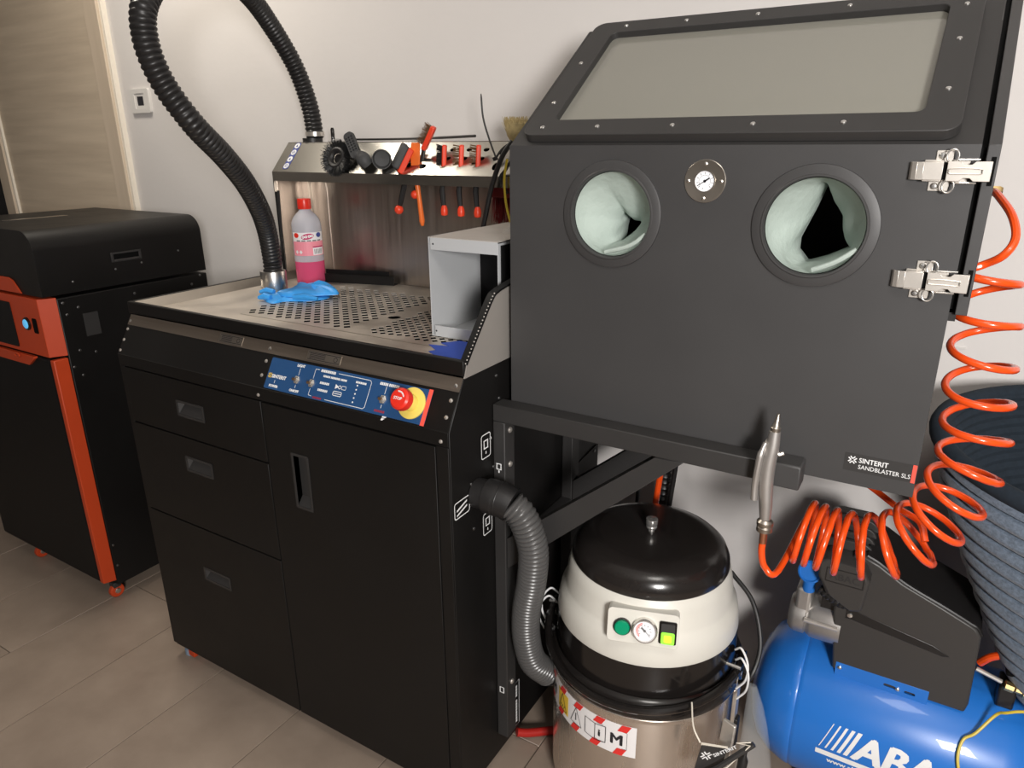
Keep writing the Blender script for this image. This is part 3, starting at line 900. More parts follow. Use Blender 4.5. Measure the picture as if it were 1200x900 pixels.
# slanted window face
WU, WW = V(1, 0, 0), V(0, 0.317, 0.2185).normalized()
WN = WU.cross(WW)
WO = V(0, BY+0.001, 1.412)
WL = 0.385
MB().plate(rect(BX0, 0, BX1, WL), (rect(-0.625, 0.050, -0.045, 0.350),), WO, WU, WW, 0.002).build('window_face', M['greydk'], bl)
fr_ = MB().plate(rrect(-0.669, 0.008, -0.006, 0.383, 0.022, 5), (rrect(-0.622, 0.052, -0.052, 0.342, 0.014, 4),), WO+WN*0.016, WU, WW, 0.0155).build('window_frame', M['greydk'], bl, bevel=0.004)
MB().plate(rect(-0.630, 0.042, -0.044, 0.352), (), WO+WN*0.004, WU, WW, 0.003).build('window_glass', M['glass'], fr_)
def wf(x, s_):
    return WO+V(x, 0, 0)+WW*s_+WN*0.016
screws(fr_, [wf(x, 0.030) for x in (-0.634, -0.530, -0.400, -0.275, -0.150)] + [wf(x, 0.363) for x in (-0.600, -0.480, -0.350, -0.200, -0.060)] +
       [wf(-0.645, s_) for s_ in (0.105, 0.235)] + [wf(-0.030, s_) for s_ in (0.105, 0.235, 0.335)], WN, 0.0042)
# right side door pan with front flange strip, dark gap
dprof = [(BY-0.004, 1.189), (BY-0.004, 1.412), (1.448, 1.632), (BB, 1.632), (BB, 1.189)]
sd = MB().plate(dprof, (), (0.0425, 0, 0), (0, 1, 0), (0, 0, 1), 0.0145).build('side_door', M['grey'], bl, bevel=0.001)
MB().plate([(BY+0.006, 1.195), (BY+0.006, 1.408), (1.44, 1.622), (1.56, 1.622), (1.56, 1.195)], (), (0.0285, 0, 0), (0, 1, 0), (0, 0, 1), 0.0075).build('door_seal', M['void'], bl)
MB().box((0.002, BY+0.005, 1.178), (0.030, BY+0.04, 1.190)).build('seal_corner', M['rubber'], bl)
for z in (1.379, 1.2335):
    MB().box((0.0345, BY-0.0052, z-0.018), (0.0395, BY-0.0035, z+0.018)).build('catch_slot', M['void'], sd)
# glove ports
for k, (gx_, gz_) in enumerate((G1, G2)):
    rg_ = MB().lathe([(GR+0.0005, -0.010), (GR+0.0005, 0.0055), (GR+0.0015, 0.0070), (GR+0.0035, 0.0070), (GR+0.0050, 0.0055), (GR+0.0160, 0.0042), (GR+0.0180, 0.0034), (GR+0.0188, 0.0)], (gx_, BY, gz_), 64, (0, -1, 0)).build('port_ring', M['grey'], bl, ang=35)
    gl = MB()
    n = 72
    if k == 0:
        endp = [(-0.010, -0.004), (0.010, -0.012), (0.026, -0.022), (0.004, -0.042), (-0.018, -0.056), (-0.016, -0.030)]
    else:
        endp = [(-0.001, 0.060), (0.004, 0.059), (0.025, 0.010), (0.044, -0.038), (0.010, -0.056), (-0.018, -0.066), (-0.034, -0.048), (-0.034, -0.030), (-0.016, 0.016)]
    def on_poly(poly, t):
        L = [sqrt((poly[i][0]-poly[i-1][0])**2+(poly[i][1]-poly[i-1][1])**2) for i in range(len(poly))]
        tot = sum(L)
        s_ = t*tot
        for i in range(len(poly)):
            a, b, l = poly[i], poly[(i+1) % len(poly)], L[(i+1) % len(poly)]
            if s_ <= l:
                f_ = s_/l
                return (a[0]+(b[0]-a[0])*f_, a[1]+(b[1]-a[1])*f_)
            s_ -= l
        return poly[0]
    a_start = math.atan2(endp[0][1]-sum(p[1] for p in endp)/len(endp), endp[0][0]-sum(p[0] for p in endp)/len(endp))
    rows = 9
    vs = []
    for r_ in range(rows+1):
        f_ = r_/rows
        for i in range(n):
            t = i/n
            a = a_start-2*pi*t
            c0 = ((GR-0.001)*cos(a), (GR-0.001)*sin(a))
            e0 = on_poly(endp, t)
            s_ = min(1, f_*1.5)
            s_ = s_*s_*(3-2*s_)
            wob = 0.0025*sin(5*a+3*f_*3)*sin(pi*f_)
            x = c0[0]*(1-s_)+e0[0]*s_+wob
            z = c0[1]*(1-s_)+e0[1]*s_+wob
            vs.append((gx_+x, BY+0.004+0.115*f_, gz_+z))
    fs = [(r_*n+i, r_*n+(i+1) % n, (r_+1)*n+(i+1) % n, (r_+1)*n+i) for r_ in range(rows) for i in range(n)]
    gl.add(vs, fs)
    gv = gl.build('glove_sleeve', M['glovefab'], bl, label='pale green fabric sleeve folded inside the %s port' % ('left' if k == 0 else 'right'), ang=60)
    cord = catmull([(gx_+0.062, BY+0.004, gz_-0.030), (gx_+0.035, BY+0.002, gz_-0.050), (gx_+(0.005 if k else -0.010), BY+0.003, gz_-0.064)], 5)
    MB().tube(cord, [0.004]*len(cord), 8).build('sleeve_hem', M['glovefab'], gv)
# pressure gauge
gc = V(-0.3355, BY, 1.359)
ga = MB().lathe([(0.0325, 0), (0.0325, 0.0015), (0.0318, 0.002), (0.0165, 0.002)], gc, 48, (0, -1, 0)).build('pressure_gauge', M['steel'], bl, label='round steel pressure gauge with white dial')
MB().lathe([(0.0165, 0.0012), (0.0001, 0.0012)], gc, 32, (0, -1, 0)).build('dial', M['dial'], ga)
MB().lathe([(0.0165, 0.0015), (0.0165, 0.0035), (0.0155, 0.0035), (0.0155, 0.0015)], gc, 32, (0, -1, 0)).build('bezel', M['steel'], ga)
d = Decal(gc+V(0, -0.0014, 0), (1, 0, 0), (0, 0, 1), 0.0003)
for k in range(9):
    a = radians(225-k*33.75)
    d.line((0.0105*cos(a), 0.0105*sin(a)), (0.0135*cos(a), 0.0135*sin(a)), 0.0008)
for k in range(17):
    a = radians(225-k*16.9)
    a2 = radians(225-(k+1)*16.9)
    if k < 16:
        d.line((0.0092*cos(a), 0.0092*sin(a)), (0.0092*cos(a2), 0.0092*sin(a2)), 0.0004)
d.line((-0.003, -0.012), (-0.002, -0.010), 0.001)
d.build('dial_scale', M['printgrey'], ga, smooth=False)
d = Decal(gc+V(0, -0.0020, 0), (1, 0, 0), (0, 0, 1), 0.0003)
d.line((-0.0115, -0.0075), (0.004, 0.0026), 0.0010)
d.line((0.000, 0.000), (0.0072, 0.0047), 0.0022)
d.poly(circ(0, 0, 0.0022, 10))
d.build('needle', M['ink'], ga, smooth=False)
screws(ga, [gc+V(0.026*cos(a), -0.0015, 0.026*sin(a)) for a in (0, pi/2, pi, 3*pi/2)], (0, -1, 0), 0.0032)
# logo sticker, lower right
lo = V(-0.0795, BY-0.0004, 0.9265)
sk_ = MB().plate(rect(0, 0, 0.0985, 0.0295), (), lo, (1, 0, 0), (0, 0, 1), 0.0003).build('logo_sticker', M['greydk'], bl, smooth=False)
MB().plate(rect(0.0940, 0, 0.0995, 0.0295), (), lo+V(0, -0.0003, 0), (1, 0, 0), (0, 0, 1), 0.0003).build('sticker_end', M['coral'], sk_)
d = Decal(lo, (1, 0, 0), (0, 0, 1))
star(d, 0.0115, 0.0190, 0.0068, 0.0017)
d.build('emblem', M['print'], sk_, smooth=False)
text('SINTERIT', 0.0115, lo+V(0.0205, -0.0004, 0.0165), (1, 0, 0), (0, 0, 1), M['print'], sk_, 'logo_lettering', 0.0002, sx=0.88)
text('SANDBLASTER SLS', 0.0100, lo+V(0.0205, -0.0004, 0.0060), (1, 0, 0), (0, 0, 1), M['print'], sk_, 'logo_lettering', 0.0, sx=0.88)
# toggle latches: one built, one copied
LO = V(-0.012, BY, 1.379)
la = MB().plate([(-0.020, -0.026), (0.004, -0.026), (0.004, -0.014), (0.024, -0.014), (0.024, 0.014), (0.004, 0.014), (0.004, 0.026), (-0.016, 0.026), (-0.016, 0.014), (-0.028, 0.014), (-0.028, -0.014), (-0.020, -0.014)], (), LO+V(0, -0.002, 0), (1, 0, 0), (0, 0, 1), 0.0018).build('latch', M['zinc'], bl, bevel=0.0006, label='steel toggle latch with two wire rings')
lv = MB()
cs = [(-0.044, 0.004), (-0.042, 0.009), (-0.036, 0.012), (-0.028, 0.0125), (-0.006, 0.0125)]
for (a, b) in zip(cs, cs[1:]):
    lv.bar(LO+V(a[0], -a[1], 0), LO+V(b[0]+0.0004, -b[1], 0), 0.023, 0.0016, (0, 0, 1))
lv.box(LO+V(-0.028, -0.0125, 0.0115), LO+V(-0.006, -0.002, 0.0130))
lv.box(LO+V(-0.028, -0.0125, -0.0130), LO+V(-0.006, -0.002, -0.0115))
lv.build('latch_lever', M['zinc'], la, bevel=0.0005)
hk = MB().plate([(-0.001, -0.0125), (0.014, -0.0125), (0.019, -0.0085), (0.026, -0.0085), (0.030, -0.0125), (0.0485, -0.0125), (0.0485, 0.0125), (0.030, 0.0125), (0.026, 0.0085), (0.017, 0.0085), (0.012, 0.0125), (-0.001, 0.0125)], (), LO+V(0, -0.0145, 0), (1, 0, 0), (0, 0, 1), 0.0016)
hk.build('latch_hook', M['zinc'], la, bevel=0.0005)
MB().box(LO+V(0.046, -0.0140, -0.0125), LO+V(0.0485, -0.003, 0.0125)).build('hook_end', M['zinc'], la, bevel=0.0005)
gr_ = MB().tube(catmull([LO+V(0.003, -0.0155, 0.003), LO+V(0.019, -0.0155, 0.004), LO+V(0.037, -0.0155, 0.003), LO+V(0.0385, -0.0155, 0), LO+V(0.037, -0.0155, -0.003), LO+V(0.019, -0.0155, -0.003), LO+V(0.003, -0.0155, -0.003), LO+V(0.0015, -0.0155, 0)], 4, True), 0.0009, 6, True)
gr_.build('hook_rib', M['zinc'], la)
for sgn in (1, -1):
    MB().tube([LO+V(0.003, -0.011, sgn*0.019)+V(0.0068*cos(a), 0, 0.0085*sin(a)) for a in [2*pi*k/20 for k in range(20)]], 0.0012, 8, True).build('latch_ring', M['chrome'], la)
    MB().lathe([(0.0042, 0.0), (0.0042, 0.002), (0.0030, 0.0032), (0.0001, 0.0034)], LO+V(-0.0085-(0.004 if sgn < 0 else 0), -0.002, sgn*0.0195), 12, (0, -1, 0)).build('latch_rivet', M['screw'], la)
    MB().cyl(LO+V(0.008, -0.010, sgn*0.0145), LO+V(0.034, -0.008, sgn*0.0145), 0.0014, n=8).build('latch_rod', M['chrome'], la)
MB().box(LO+V(-0.006, -0.010, -0.011), LO+V(-0.001, -0.003, 0.011)).build('latch_gap', M['void'], la)
dup(la, (0, 0, 1.2335-1.379), bl)

# ------------------------------------------------------------------ support frame of square tube
sf = thing('support_frame', 'dark grey square tube frame carrying the glove box on the cabinet side', 'frame', (-0.695, 1.27, 0.106))
FY = 1.094
MB().box((-0.7095, FY, 0.8955), (-0.178, FY+0.038, 0.931)).build('beam', M['greydk'], sf, bevel=0.002)
MB().box((-0.7095, FY, 0.106), (-0.6820, FY+0.038, 0.8953)).build('post', M['greydk'], sf, bevel=0.002)
def brace(y):
    # mitred flat-cut diagonal in the X-Z plane
    return MB().plate([(-0.6815, 0.562), (-0.6815, 0.635), (-0.372, 0.895), (-0.322, 0.895)], (), (0, y, 0), (1, 0, 0), (0, 0, 1), 0.034)
brace(FY+0.002).build('diagonal_brace', M['greydk'], sf, bevel=0.002)
MB().box((-0.7095, FY+0.0385, 0.552), (-0.6820, 1.40, 0.589)).build('side_rail', M['greydk'], sf, bevel=0.002)
MB().box((-0.7095, 1.40, 0.106), (-0.6820, 1.438, 0.8953)).build('post', M['greydk'], sf, bevel=0.002)
MB().box((-0.7095, 1.40, 0.8655), (-0.178, 1.438, 0.9035)).build('beam', M['greydk'], sf, bevel=0.002)
brace(1.402).build('diagonal_brace', M['greydk'], sf, bevel=0.002)
MB().box((-0.38, FY+0.0385, 0.8655), (-0.345, 1.40, 0.9035)).build('cross_beam', M['greydk'], sf, bevel=0.002)
MB().box((-0.7095, FY+0.0385, 0.8955), (-0.6820, 1.40, 0.9035)).build('side_beam', M['greydk'], sf, bevel=0.001)
MB().box((-0.1785, FY-0.004, 0.8930), (-0.1340, FY+0.040, 0.9345)).build('end_cap', M['grey'], sf, bevel=0.003, label='square rubber cap at the free end of the beam')
screws(sf, [(-0.682, FY+0.02, 0.875), (-0.682, FY+0.02, 0.800), (-0.682, FY+0.02, 0.255)], (1, 0, 0), 0.0065, M['zinc'], 'bolt', 0.004)
d = Decal((0, FY-0.0003, 0), (1, 0, 0), (0, 0, 1))
d.ring(rect(-0.702, 0.792, -0.690, 0.806), 0.003)
d.line((-0.696, 0.785), (-0.696, 0.791), 0.003)
d.ring(rect(-0.702, 0.232, -0.690, 0.248), 0.003)
d.build('post_marking', M['print'], sf, smooth=False)

# ------------------------------------------------------------------ cabinet exhaust hose into the vacuum
vh = thing('vacuum_hose', 'dark grey ribbed hose leaving the cabinet side and dropping behind the vacuum', 'hose', (-0.62, 1.05, 0.3))
MB().lathe([(0.030, 0.0), (0.030, 0.030)], (-0.7085, 1.031, 0.766), 32, (1, 0, 0)).build('hose_socket', M['rubber'], vh)
MB().tube(catmull([(-0.684, 1.0315, 0.7655), (-0.668, 1.033, 0.7645), (-0.650, 1.0365, 0.761), (-0.634, 1.039, 0.755)], 4), 0.0345, 28).build('hose_cuff', M['rubber'], vh, bevel=0.0)
cb = MB()
for q, r_ in ((-0.664, 0.0352), (-0.656, 0.0352)):
    cb.lathe([(0.0346, -0.0012), (r_, 0), (0.0346, 0.0012)], (q, 1.034, 0.7632), 28, (1, 0.10, -0.12))
cb.build('cuff_ridge', M['rubber'], vh)
def ribbed(pts, r, pitch, depth, n=18):
    P = resample(catmull(pts, 24), pitch/4)
    R = [r-depth*(0.5+0.5*cos(2*pi*(k % 4)/4)) if k % 4 else r-depth for k in range(len(P))]
    R = [r-depth if k % 4 == 0 else (r if k % 4 == 2 else r-depth*0.35) for k in range(len(P))]
    return MB().tube(P, R, n)
ribbed([(-0.636, 1.039, 0.756), (-0.616, 1.043, 0.738), (-0.602, 1.048, 0.705), (-0.594, 1.055, 0.655), (-0.604, 1.066, 0.578), (-0.624, 1.08, 0.49), (-0.633, 1.095, 0.41), (-0.628, 1.115, 0.335), (-0.61, 1.15, 0.285)], 0.031, 0.0095, 0.0042, 20).build('ribbed_tube', M['hosegrey'], vh, ang=70)
MB().tube(catmull([(-0.610, 1.150, 0.284), (-0.600, 1.175, 0.272), (-0.588, 1.192, 0.268)], 4), 0.029, 20).build('hose_end', M['rubber'], vh)

# ------------------------------------------------------------------ industrial vacuum
VC = V(-0.422, 1.246, 0)
va = thing('industrial_vacuum', 'round steel industrial vacuum cleaner with white head and black domed lid', 'vacuum cleaner', VC)
def vlathe(prof, name, m, n=72, **k):
    return MB().lathe(prof, VC, n).build(name, m, va, **k)
drum = vlathe([(0.0001, 0.05), (0.190, 0.05), (0.196, 0.058), (0.196, 0.352), (0.190, 0.360)], 'drum', M['drum'])
vlathe([(0.196, 0.340), (0.199, 0.343), (0.2005, 0.352), (0.196, 0.357)], 'drum_bead', M['drum'])
vlathe([(0.190, 0.357), (0.204, 0.358), (0.2085, 0.366), (0.2095, 0.378), (0.206, 0.390), (0.199, 0.398), (0.193, 0.401)], 'rubber_ring', M['gloss'])
vlathe([(0.1905, 0.395), (0.1915, 0.410), (0.1905, 0.448), (0.188, 0.472), (0.182, 0.474)], 'filter_band', M['gloss'])
vlathe([(0.182, 0.470), (0.1885, 0.471), (0.1895, 0.476), (0.1875, 0.500), (0.1830, 0.522), (0.1760, 0.532), (0.1735, 0.540), (0.1690, 0.575), (0.1640, 0.595), (0.1560, 0.604), (0.140, 0.604)], 'motor_head', M['white'], ang=30)
vlathe([(0.160, 0.600), (0.1615, 0.604), (0.1600, 0.618), (0.1530, 0.634), (0.1400, 0.646), (0.1220, 0.653), (0.1080, 0.6555), (0.1000, 0.6550), (0.0600, 0.6565), (0.0001, 0.6570)], 'lid', M['lid'], ang=60)
kn = vlathe([(0.0065, 0.656), (0.0065, 0.662), (0.0105, 0.664), (0.0115, 0.667), (0.0105, 0.670), (0.0120, 0.672), (0.0125, 0.682), (0.0118, 0.685), (0.0001, 0.6862)], 'lid_knob', M['chrome'], n=24)
va_a = radians(-72.5)
vN = V(cos(va_a), sin(va_a), 0)
vU = V(-sin(va_a), cos(va_a), 0)
vW = V(0, 0, 1)
PC = VC+vN*0.1895+V(0, 0, 0.5620)
cpn = MB()
ua, ub = -0.066, 0.066
lowz, hiz = -0.036, 0.030
cpn.plate(rrect(ua, lowz, ub, hiz, 0.008, 3), (), PC, vU, vW-vN*0.22, 0.040)
cpn.build('control_box', M['white'], va, bevel=0.004)
vW2 = (vW-vN*0.22).normalized()
vN2 = vU.cross(vW2)
def vp(u, s_, l=0.0):
    return PC+vU*u+vW2*s_+vN2*l
gb = MB().lathe([(0.0165, 0), (0.0165, 0.005), (0.0150, 0.0065), (0.0145, 0.004)], vp(-0.038, -0.004), 28, vN2).build('button_bezel', M['greydk'], va)
MB().lathe([(0.0145, 0.003), (0.0140, 0.010), (0.0120, 0.012), (0.0001, 0.0125)], vp(-0.038, -0.004), 28, vN2).build('green_button', M['green'], gb, label='round green push button')
vg = MB().lathe([(0.0235, 0.0), (0.0235, 0.010), (0.0225, 0.0125), (0.0200, 0.0125), (0.0190, 0.0085)], vp(0.004, -0.004), 36, vN2).build('vacuum_gauge', M['chrome'], va, label='round white vacuum gauge in a chrome bezel')
MB().lathe([(0.0192, 0.0085), (0.0001, 0.0086)], vp(0.004, -0.004), 32, vN2).build('dial', M['dial'], vg)
d = Decal(vp(0.004, -0.004, 0.0087), vU, vW2, 0.0003)
for k in range(9):
    a = radians(215-k*31)
    d.line((0.0095*cos(a), 0.0095*sin(a)), (0.0125*cos(a), 0.0125*sin(a)), 0.0009)
d.line((-0.006, 0.007), (0.010, -0.010), 0.0012)
d.line((-0.0065, 0.006), (-0.001, 0.001), 0.0035)
d.poly(circ(0, 0, 0.0028, 10))
d.build('needle', M['printgrey'], vg, smooth=False)
d = Decal(vp(0.004, -0.004, 0.0087), vU, vW2, 0.0003)
arc = [radians(110+k*12) for k in range(11)]
d.ring([(0.0160*cos(a), 0.0160*sin(a)) for a in arc]+[(0.0135*cos(a), 0.0135*sin(a)) for a in reversed(arc)], 0.0012)
d.build('red_zone', M['coral'], vg, smooth=False)
rk = MB().plate(rrect(0.030, -0.026, 0.062, 0.017, 0.003, 3), (), vp(0, 0, 0.003), vU, vW2, 0.004).build('rocker_frame', M['gloss'], va)
MB().plate(rrect(0.0335, -0.005, 0.0585, 0.014, 0.002, 2), (), vp(0, 0, 0.006), vU, vW2, 0.004).build('rocker_top', M['greydk'], rk)
MB().plate(rrect(0.034, -0.0245, 0.0585, -0.002, 0.003, 2), (), vp(0, 0, 0.008), vU, vW2, 0.006).build('lit_rocker', M['limeglow'], rk, label='lit yellow green rocker switch', bevel=0.001)
MB().plate(rrect(0.0395, -0.0205, 0.0530, -0.007, 0.002, 2), (), vp(0, 0, 0.0085), vU, vW2, 0.0005).build('rocker_mark', M['limeyel'], rk)
# hazard sticker wrapped round the drum
def drum_pt(u, z, l=0.0012):
    a = radians(-72)-0.0+u/0.196
    return VC+V((0.196+l)*cos(a), (0.196+l)*sin(a), z)
class Wrap(MB):
    def __init__(s, l=0.0006):
        super().__init__()
        s.l = l
    def poly(s, pts, nu=1):
        s.add([drum_pt(p[0], p[1], s.l) for p in pts], [tuple(range(len(pts)))])
        return s
    def strip(s, u0, u1, z0, z1, n=20):
        for i in range(n):
            a, b = u0+(u1-u0)*i/n, u0+(u1-u0)*(i+1)/n
            s.poly([(a, z0), (b, z0), (b, z1), (a, z1)])
        return s
    def line(s, a, b, w_):
        d_ = V(b[0]-a[0], b[1]-a[1], 0).normalized()
        nx, ny = -d_.y*w_/2, d_.x*w_/2
        n = 4
        for i in range(n):
            p = (a[0]+(b[0]-a[0])*i/n, a[1]+(b[1]-a[1])*i/n)
            q = (a[0]+(b[0]-a[0])*(i+1)/n, a[1]+(b[1]-a[1])*(i+1)/n)
            s.poly([(p[0]-nx, p[1]-ny), (q[0]-nx, q[1]-ny), (q[0]+nx, q[1]+ny), (p[0]+nx, p[1]+ny)])
        return s
Z0, Z1 = 0.252, 0.328
UL = -0.262
hz = Wrap(0.0006).strip(UL, 0.0, Z0, Z1, 30).build('hazard_sticker', M['labelwhite'], va, label='white sticker with red hazard stripes and two letters M', recalc=False)
h = Wrap(0.0017)
for k in range(5):
    u = UL+0.012+k*0.053
    h.poly([(u, Z1-0.0165), (u+0.019, Z1-0.0165), (u+0.028, Z1), (u+0.009, Z1)])
    h.poly([(u-0.008, Z0), (u+0.011, Z0), (u+0.020, Z0+0.0165), (u+0.001, Z0+0.0165)])
h.build('hazard_stripe', M['hazred'], hz, smooth=False, recalc=False)
Wrap(0.0011).strip(-0.205, -0.163, Z0+0.012, Z1-0.014, 6).build('hazard_square', M['hazyel'], hz, recalc=False)
h = Wrap(0.0019)
zc0, zc1 = Z0+0.018, Z1-0.018
h.line((-0.199, zc0), (-0.185, zc1), 0.0016).line((-0.185, zc1), (-0.168, zc0), 0.0016).line((-0.199, zc0), (-0.168, zc0), 0.0016)
for k in range(3):
    h.line((-0.193+k*0.007, zc0+0.004), (-0.190+k*0.007, zc0+0.012), 0.0020)
h.line((-0.152, zc0), (-0.136, zc1+0.002), 0.0012).line((-0.136, zc1+0.002), (-0.120, zc0), 0.0012).line((-0.120, zc0), (-0.152, zc0), 0.0012).line((-0.136, zc0+0.010), (-0.136, zc1-0.012), 0.0025)
h.line((-0.110, zc0), (-0.110, zc1), 0.0014).line((-0.110, zc1), (-0.086, zc1-0.004), 0.0014).line((-0.086, zc1-0.004), (-0.062, zc1), 0.0014).line((-0.062, zc1), (-0.062, zc0), 0.0014)
h.line((-0.062, zc0), (-0.086, zc0-0.004), 0.0014).line((-0.086, zc0-0.004), (-0.110, zc0), 0.0014).line((-0.086, zc0-0.004), (-0.086, zc1-0.004), 0.0014)
h.line((0.0-0.018, Z0+0.017), (-0.018, Z1-0.017), 0.0007).line((UL+0.004, Z1-0.017), (-0.018, Z1-0.017), 0.0007).line((UL+0.004, Z0+0.017), (-0.018, Z0+0.017), 0.0007)
h.build('hazard_symbol', M['ink'], hz, smooth=False, recalc=False)
for s_, u, z, sz in (('M', -0.053, 0.2775, 0.036), ('M', -0.246, 0.2775, 0.036), ('i', -0.0785, 0.280, 0.024)):
    text(s_, sz, (0, 0, 0), (1, 0, 0), (0, 0, 1), M['ink'], hz, 'hazard_lettering', 0.0012, warp=lambda x, y, l, u=u, z=z: drum_pt(u+x, z+y, 0.0021+l))
# handle loop, clamps, feet, wires
ha = MB()
arcp = [VC+V(0.2100*cos(a), 0.2100*sin(a), 0.405+0.012*cos(a)) for a in [radians(-172+k*4) for k in range(47)]]
arcp = [VC+V(-0.196, -0.018, 0.440)]+[VC+V(-0.205, -0.025, 0.436)]+[VC+V(0.2105*cos(a), 0.2105*sin(a), 0.4205-0.036*sin(pi*(k+1)/43)) for k, a in enumerate([radians(-168+k*3.8) for k in range(43)])]+[VC+V(0.206, 0.006, 0.436), VC+V(0.196, 0.0, 0.440)]
ha.tube(arcp, 0.0085, 10)
ha.build('handle_loop', M['gloss'], va)
for a, nm in ((radians(-178), 'l'), (radians(-3), 'r')):
    q = VC+V(0.197*cos(a), 0.197*sin(a), 0)
    n_ = V(cos(a), sin(a), 0)
    t_ = V(-sin(a), cos(a), 0)
    cl = MB().obox(q+n_*0.010+V(0, 0, 0.318), t_*0.012, n_*0.004, V(0, 0, 0.052)).build('drum_clamp', M['zinc'], va, bevel=0.002)
    MB().obox(q+n_*0.016+V(0, 0, 0.250), t_*0.010, n_*0.005, V(0, 0, 0.036)).build('clamp_grip', M['rubber'], cl, bevel=0.003)
    MB().tube([q+n_*0.010+t_*0.013+V(0, 0, 0.36), q+n_*0.012+t_*0.013+V(0, 0, 0.405), q+n_*0.012-t_*0.013+V(0, 0, 0.405), q+n_*0.010-t_*0.013+V(0, 0, 0.36)], 0.0022, 8).build('clamp_wire', M['chrome'], cl)
    MB().cyl(VC+V(0.185*cos(a), 0.185*sin(a)-0.03, 0.432), VC+V(0.185*cos(a), 0.185*sin(a)-0.03, 0.432)+n_*0.03, 0.0035, n=10).build('handle_pin', M['chrome'], va)
for k in range(4):
    a = pi/4+k*pi/2
    MB().lathe([(0.0001, 0.0), (0.020, 0.0), (0.024, 0.008), (0.024, 0.04), (0.012, 0.05)], VC+V(0.15*cos(a), 0.15*sin(a), 0), 14).build('foot', M['rubber'], va)
def ties(base, sgn):
    for k in range(2):
        b = V(base)+V(sgn*0.004*k, -0.004*k, -0.020*k)
        P = catmull([b, b+V(sgn*0.014, -0.012, 0.016), b+V(sgn*0.030, -0.02, -0.008), b+V(sgn*0.030, -0.022, -0.045), b+V(sgn*0.014, -0.02, -0.075)], 6)
        MB().tube(P, 0.0022, 6).build('white_tie', M['print'], va)
ties(VC+V(-0.196, -0.03, 0.452), -1)
ties(VC+V(0.196, -0.02, 0.455), 1)
MB().tube(catmull([VC+V(0.150, 0.085, 0.560), VC+V(0.205, 0.06, 0.520), VC+V(0.236, 0.02, 0.455), VC+V(0.232, -0.02, 0.405), VC+V(0.212, -0.012, 0.375), VC+V(0.205, 0.05, 0.33)], 8), 0.0048, 10).build('power_cable', M['rubber'], va)

# plastic bag with tools and hanging tag beside the vacuum
bgl = thing('plastic_bag', 'clear plastic bag tied to the vacuum right side holding a silver and black tool', 'bag', (-0.165, 1.13, 0.05))
bg = MB()
nb, mb_ = 14, 10
vs = []
for j in range(mb_+1):
    t = j/mb_
    wd = 0.012+0.075*t**0.75
    for i in range(nb):
        a = 2*pi*i/nb
        rr = 1+0.10*sin(3*a+4*t)+0.06*sin(7*a+9*t)
        vs.append((-0.178+0.038*t**0.7+wd*0.62*cos(a)*rr, 1.180-0.035*t+wd*0.38*sin(a)*rr, 0.425-0.375*t))
bg.add(vs, [(j*nb+i, j*nb+(i+1) % nb, (j+1)*nb+(i+1) % nb, (j+1)*nb+i) for j in range(mb_) for i in range(nb)])
bg.build('bag_film', M['bag'], bgl, ang=80)
MB().obox((-0.196, 1.075, 0.350), V(0.0125, -0.004, 0), V(0.001, 0.004, 0), V(0.002, 0.008, 0.058)).build('tool_blade', M['zinc'], bgl, bevel=0.002)
MB().obox((-0.199, 1.062, 0.255), V(0.013, -0.004, 0), V(0.002, 0.008, 0), V(0.002, 0.006, 0.038)).build('tool_grip', M['rubber'], bgl, bevel=0.004)
MB().tube([(-0.160, 1.09, 0.372), (-0.162, 1.085, 0.345), (-0.163, 1.083, 0.335), (-0.166, 1.078, 0.285), (-0.167, 1.077, 0.275)], [0.003, 0.004, 0.009, 0.0085, 0.005], 12).build('cable_plug', M['rubber'], bgl)
MB().tube([(-0.145, 1.06, 0.402), (-0.196, 1.035, 0.345), (-0.228, 1.026, 0.315)], 0.005, 8).build('twisted_strap', M['greydk'], bgl)
MB().tube([(-0.150, 1.055, 0.408), (-0.172, 1.045, 0.404), (-0.150, 1.053, 0.402), (-0.182, 1.043, 0.345), (-0.205, 1.035, 0.325)], 0.0012, 6).build('strap_edge', M['cream'], bgl)
tagt = thing('hanging_tag', 'dark printed cardboard tag hanging on the steel drum of the vacuum', 'tag', (-0.225, 1.04, 0.30))
tU, tW = V(0.86, 0.42, -0.12).normalized(), V(0.10, -0.02, 1).normalized()
tW = (tW-tU*tW.dot(tU)).normalized()
TO_ = V(-0.240, 1.030, 0.300)
MB().plate(rect(0, 0, 0.046, 0.085), (), TO_, tU, tW, 0.002).build('card', M['greydk'], tagt)
MB().plate(rect(-0.001, 0.083, 0.047, 0.086), (), TO_, tU, tW, 0.004).build('card_edge', M['cream'], tagt)
d = Decal(TO_, tU, tW)
star(d, 0.013, 0.060, 0.0105, 0.0026)
d.build('emblem', M['print'], tagt, smooth=False)
text('SINTERIT', 0.0115, TO_+tU*0.028+tW*0.060, (tU*0.75+tW*0.66).normalized(), (tW*0.75-tU*0.66).normalized(), M['print'], tagt, 'tag_lettering', 0.0003)
MB().tube(catmull([(-0.232, 1.032, 0.385), (-0.250, 1.045, 0.402), (-0.268, 1.090, 0.412)], 5), 0.0016, 6).build('string', M['cream'], tagt)

# red pipe on the floor
tag(MB().tube(catmull([(-0.712, 1.185, 0.030), (-0.690, 1.205, 0.022), (-0.655, 1.24, 0.016), (-0.60, 1.29, 0.014), (-0.52, 1.40, 0.014)], 6), 0.0105, 12).build('floor_pipe', M['redpipe'], at=(-0.65, 1.24, 0.005)), 'dark red hose lying on the floor beside the black cabinet corner', 'hose')
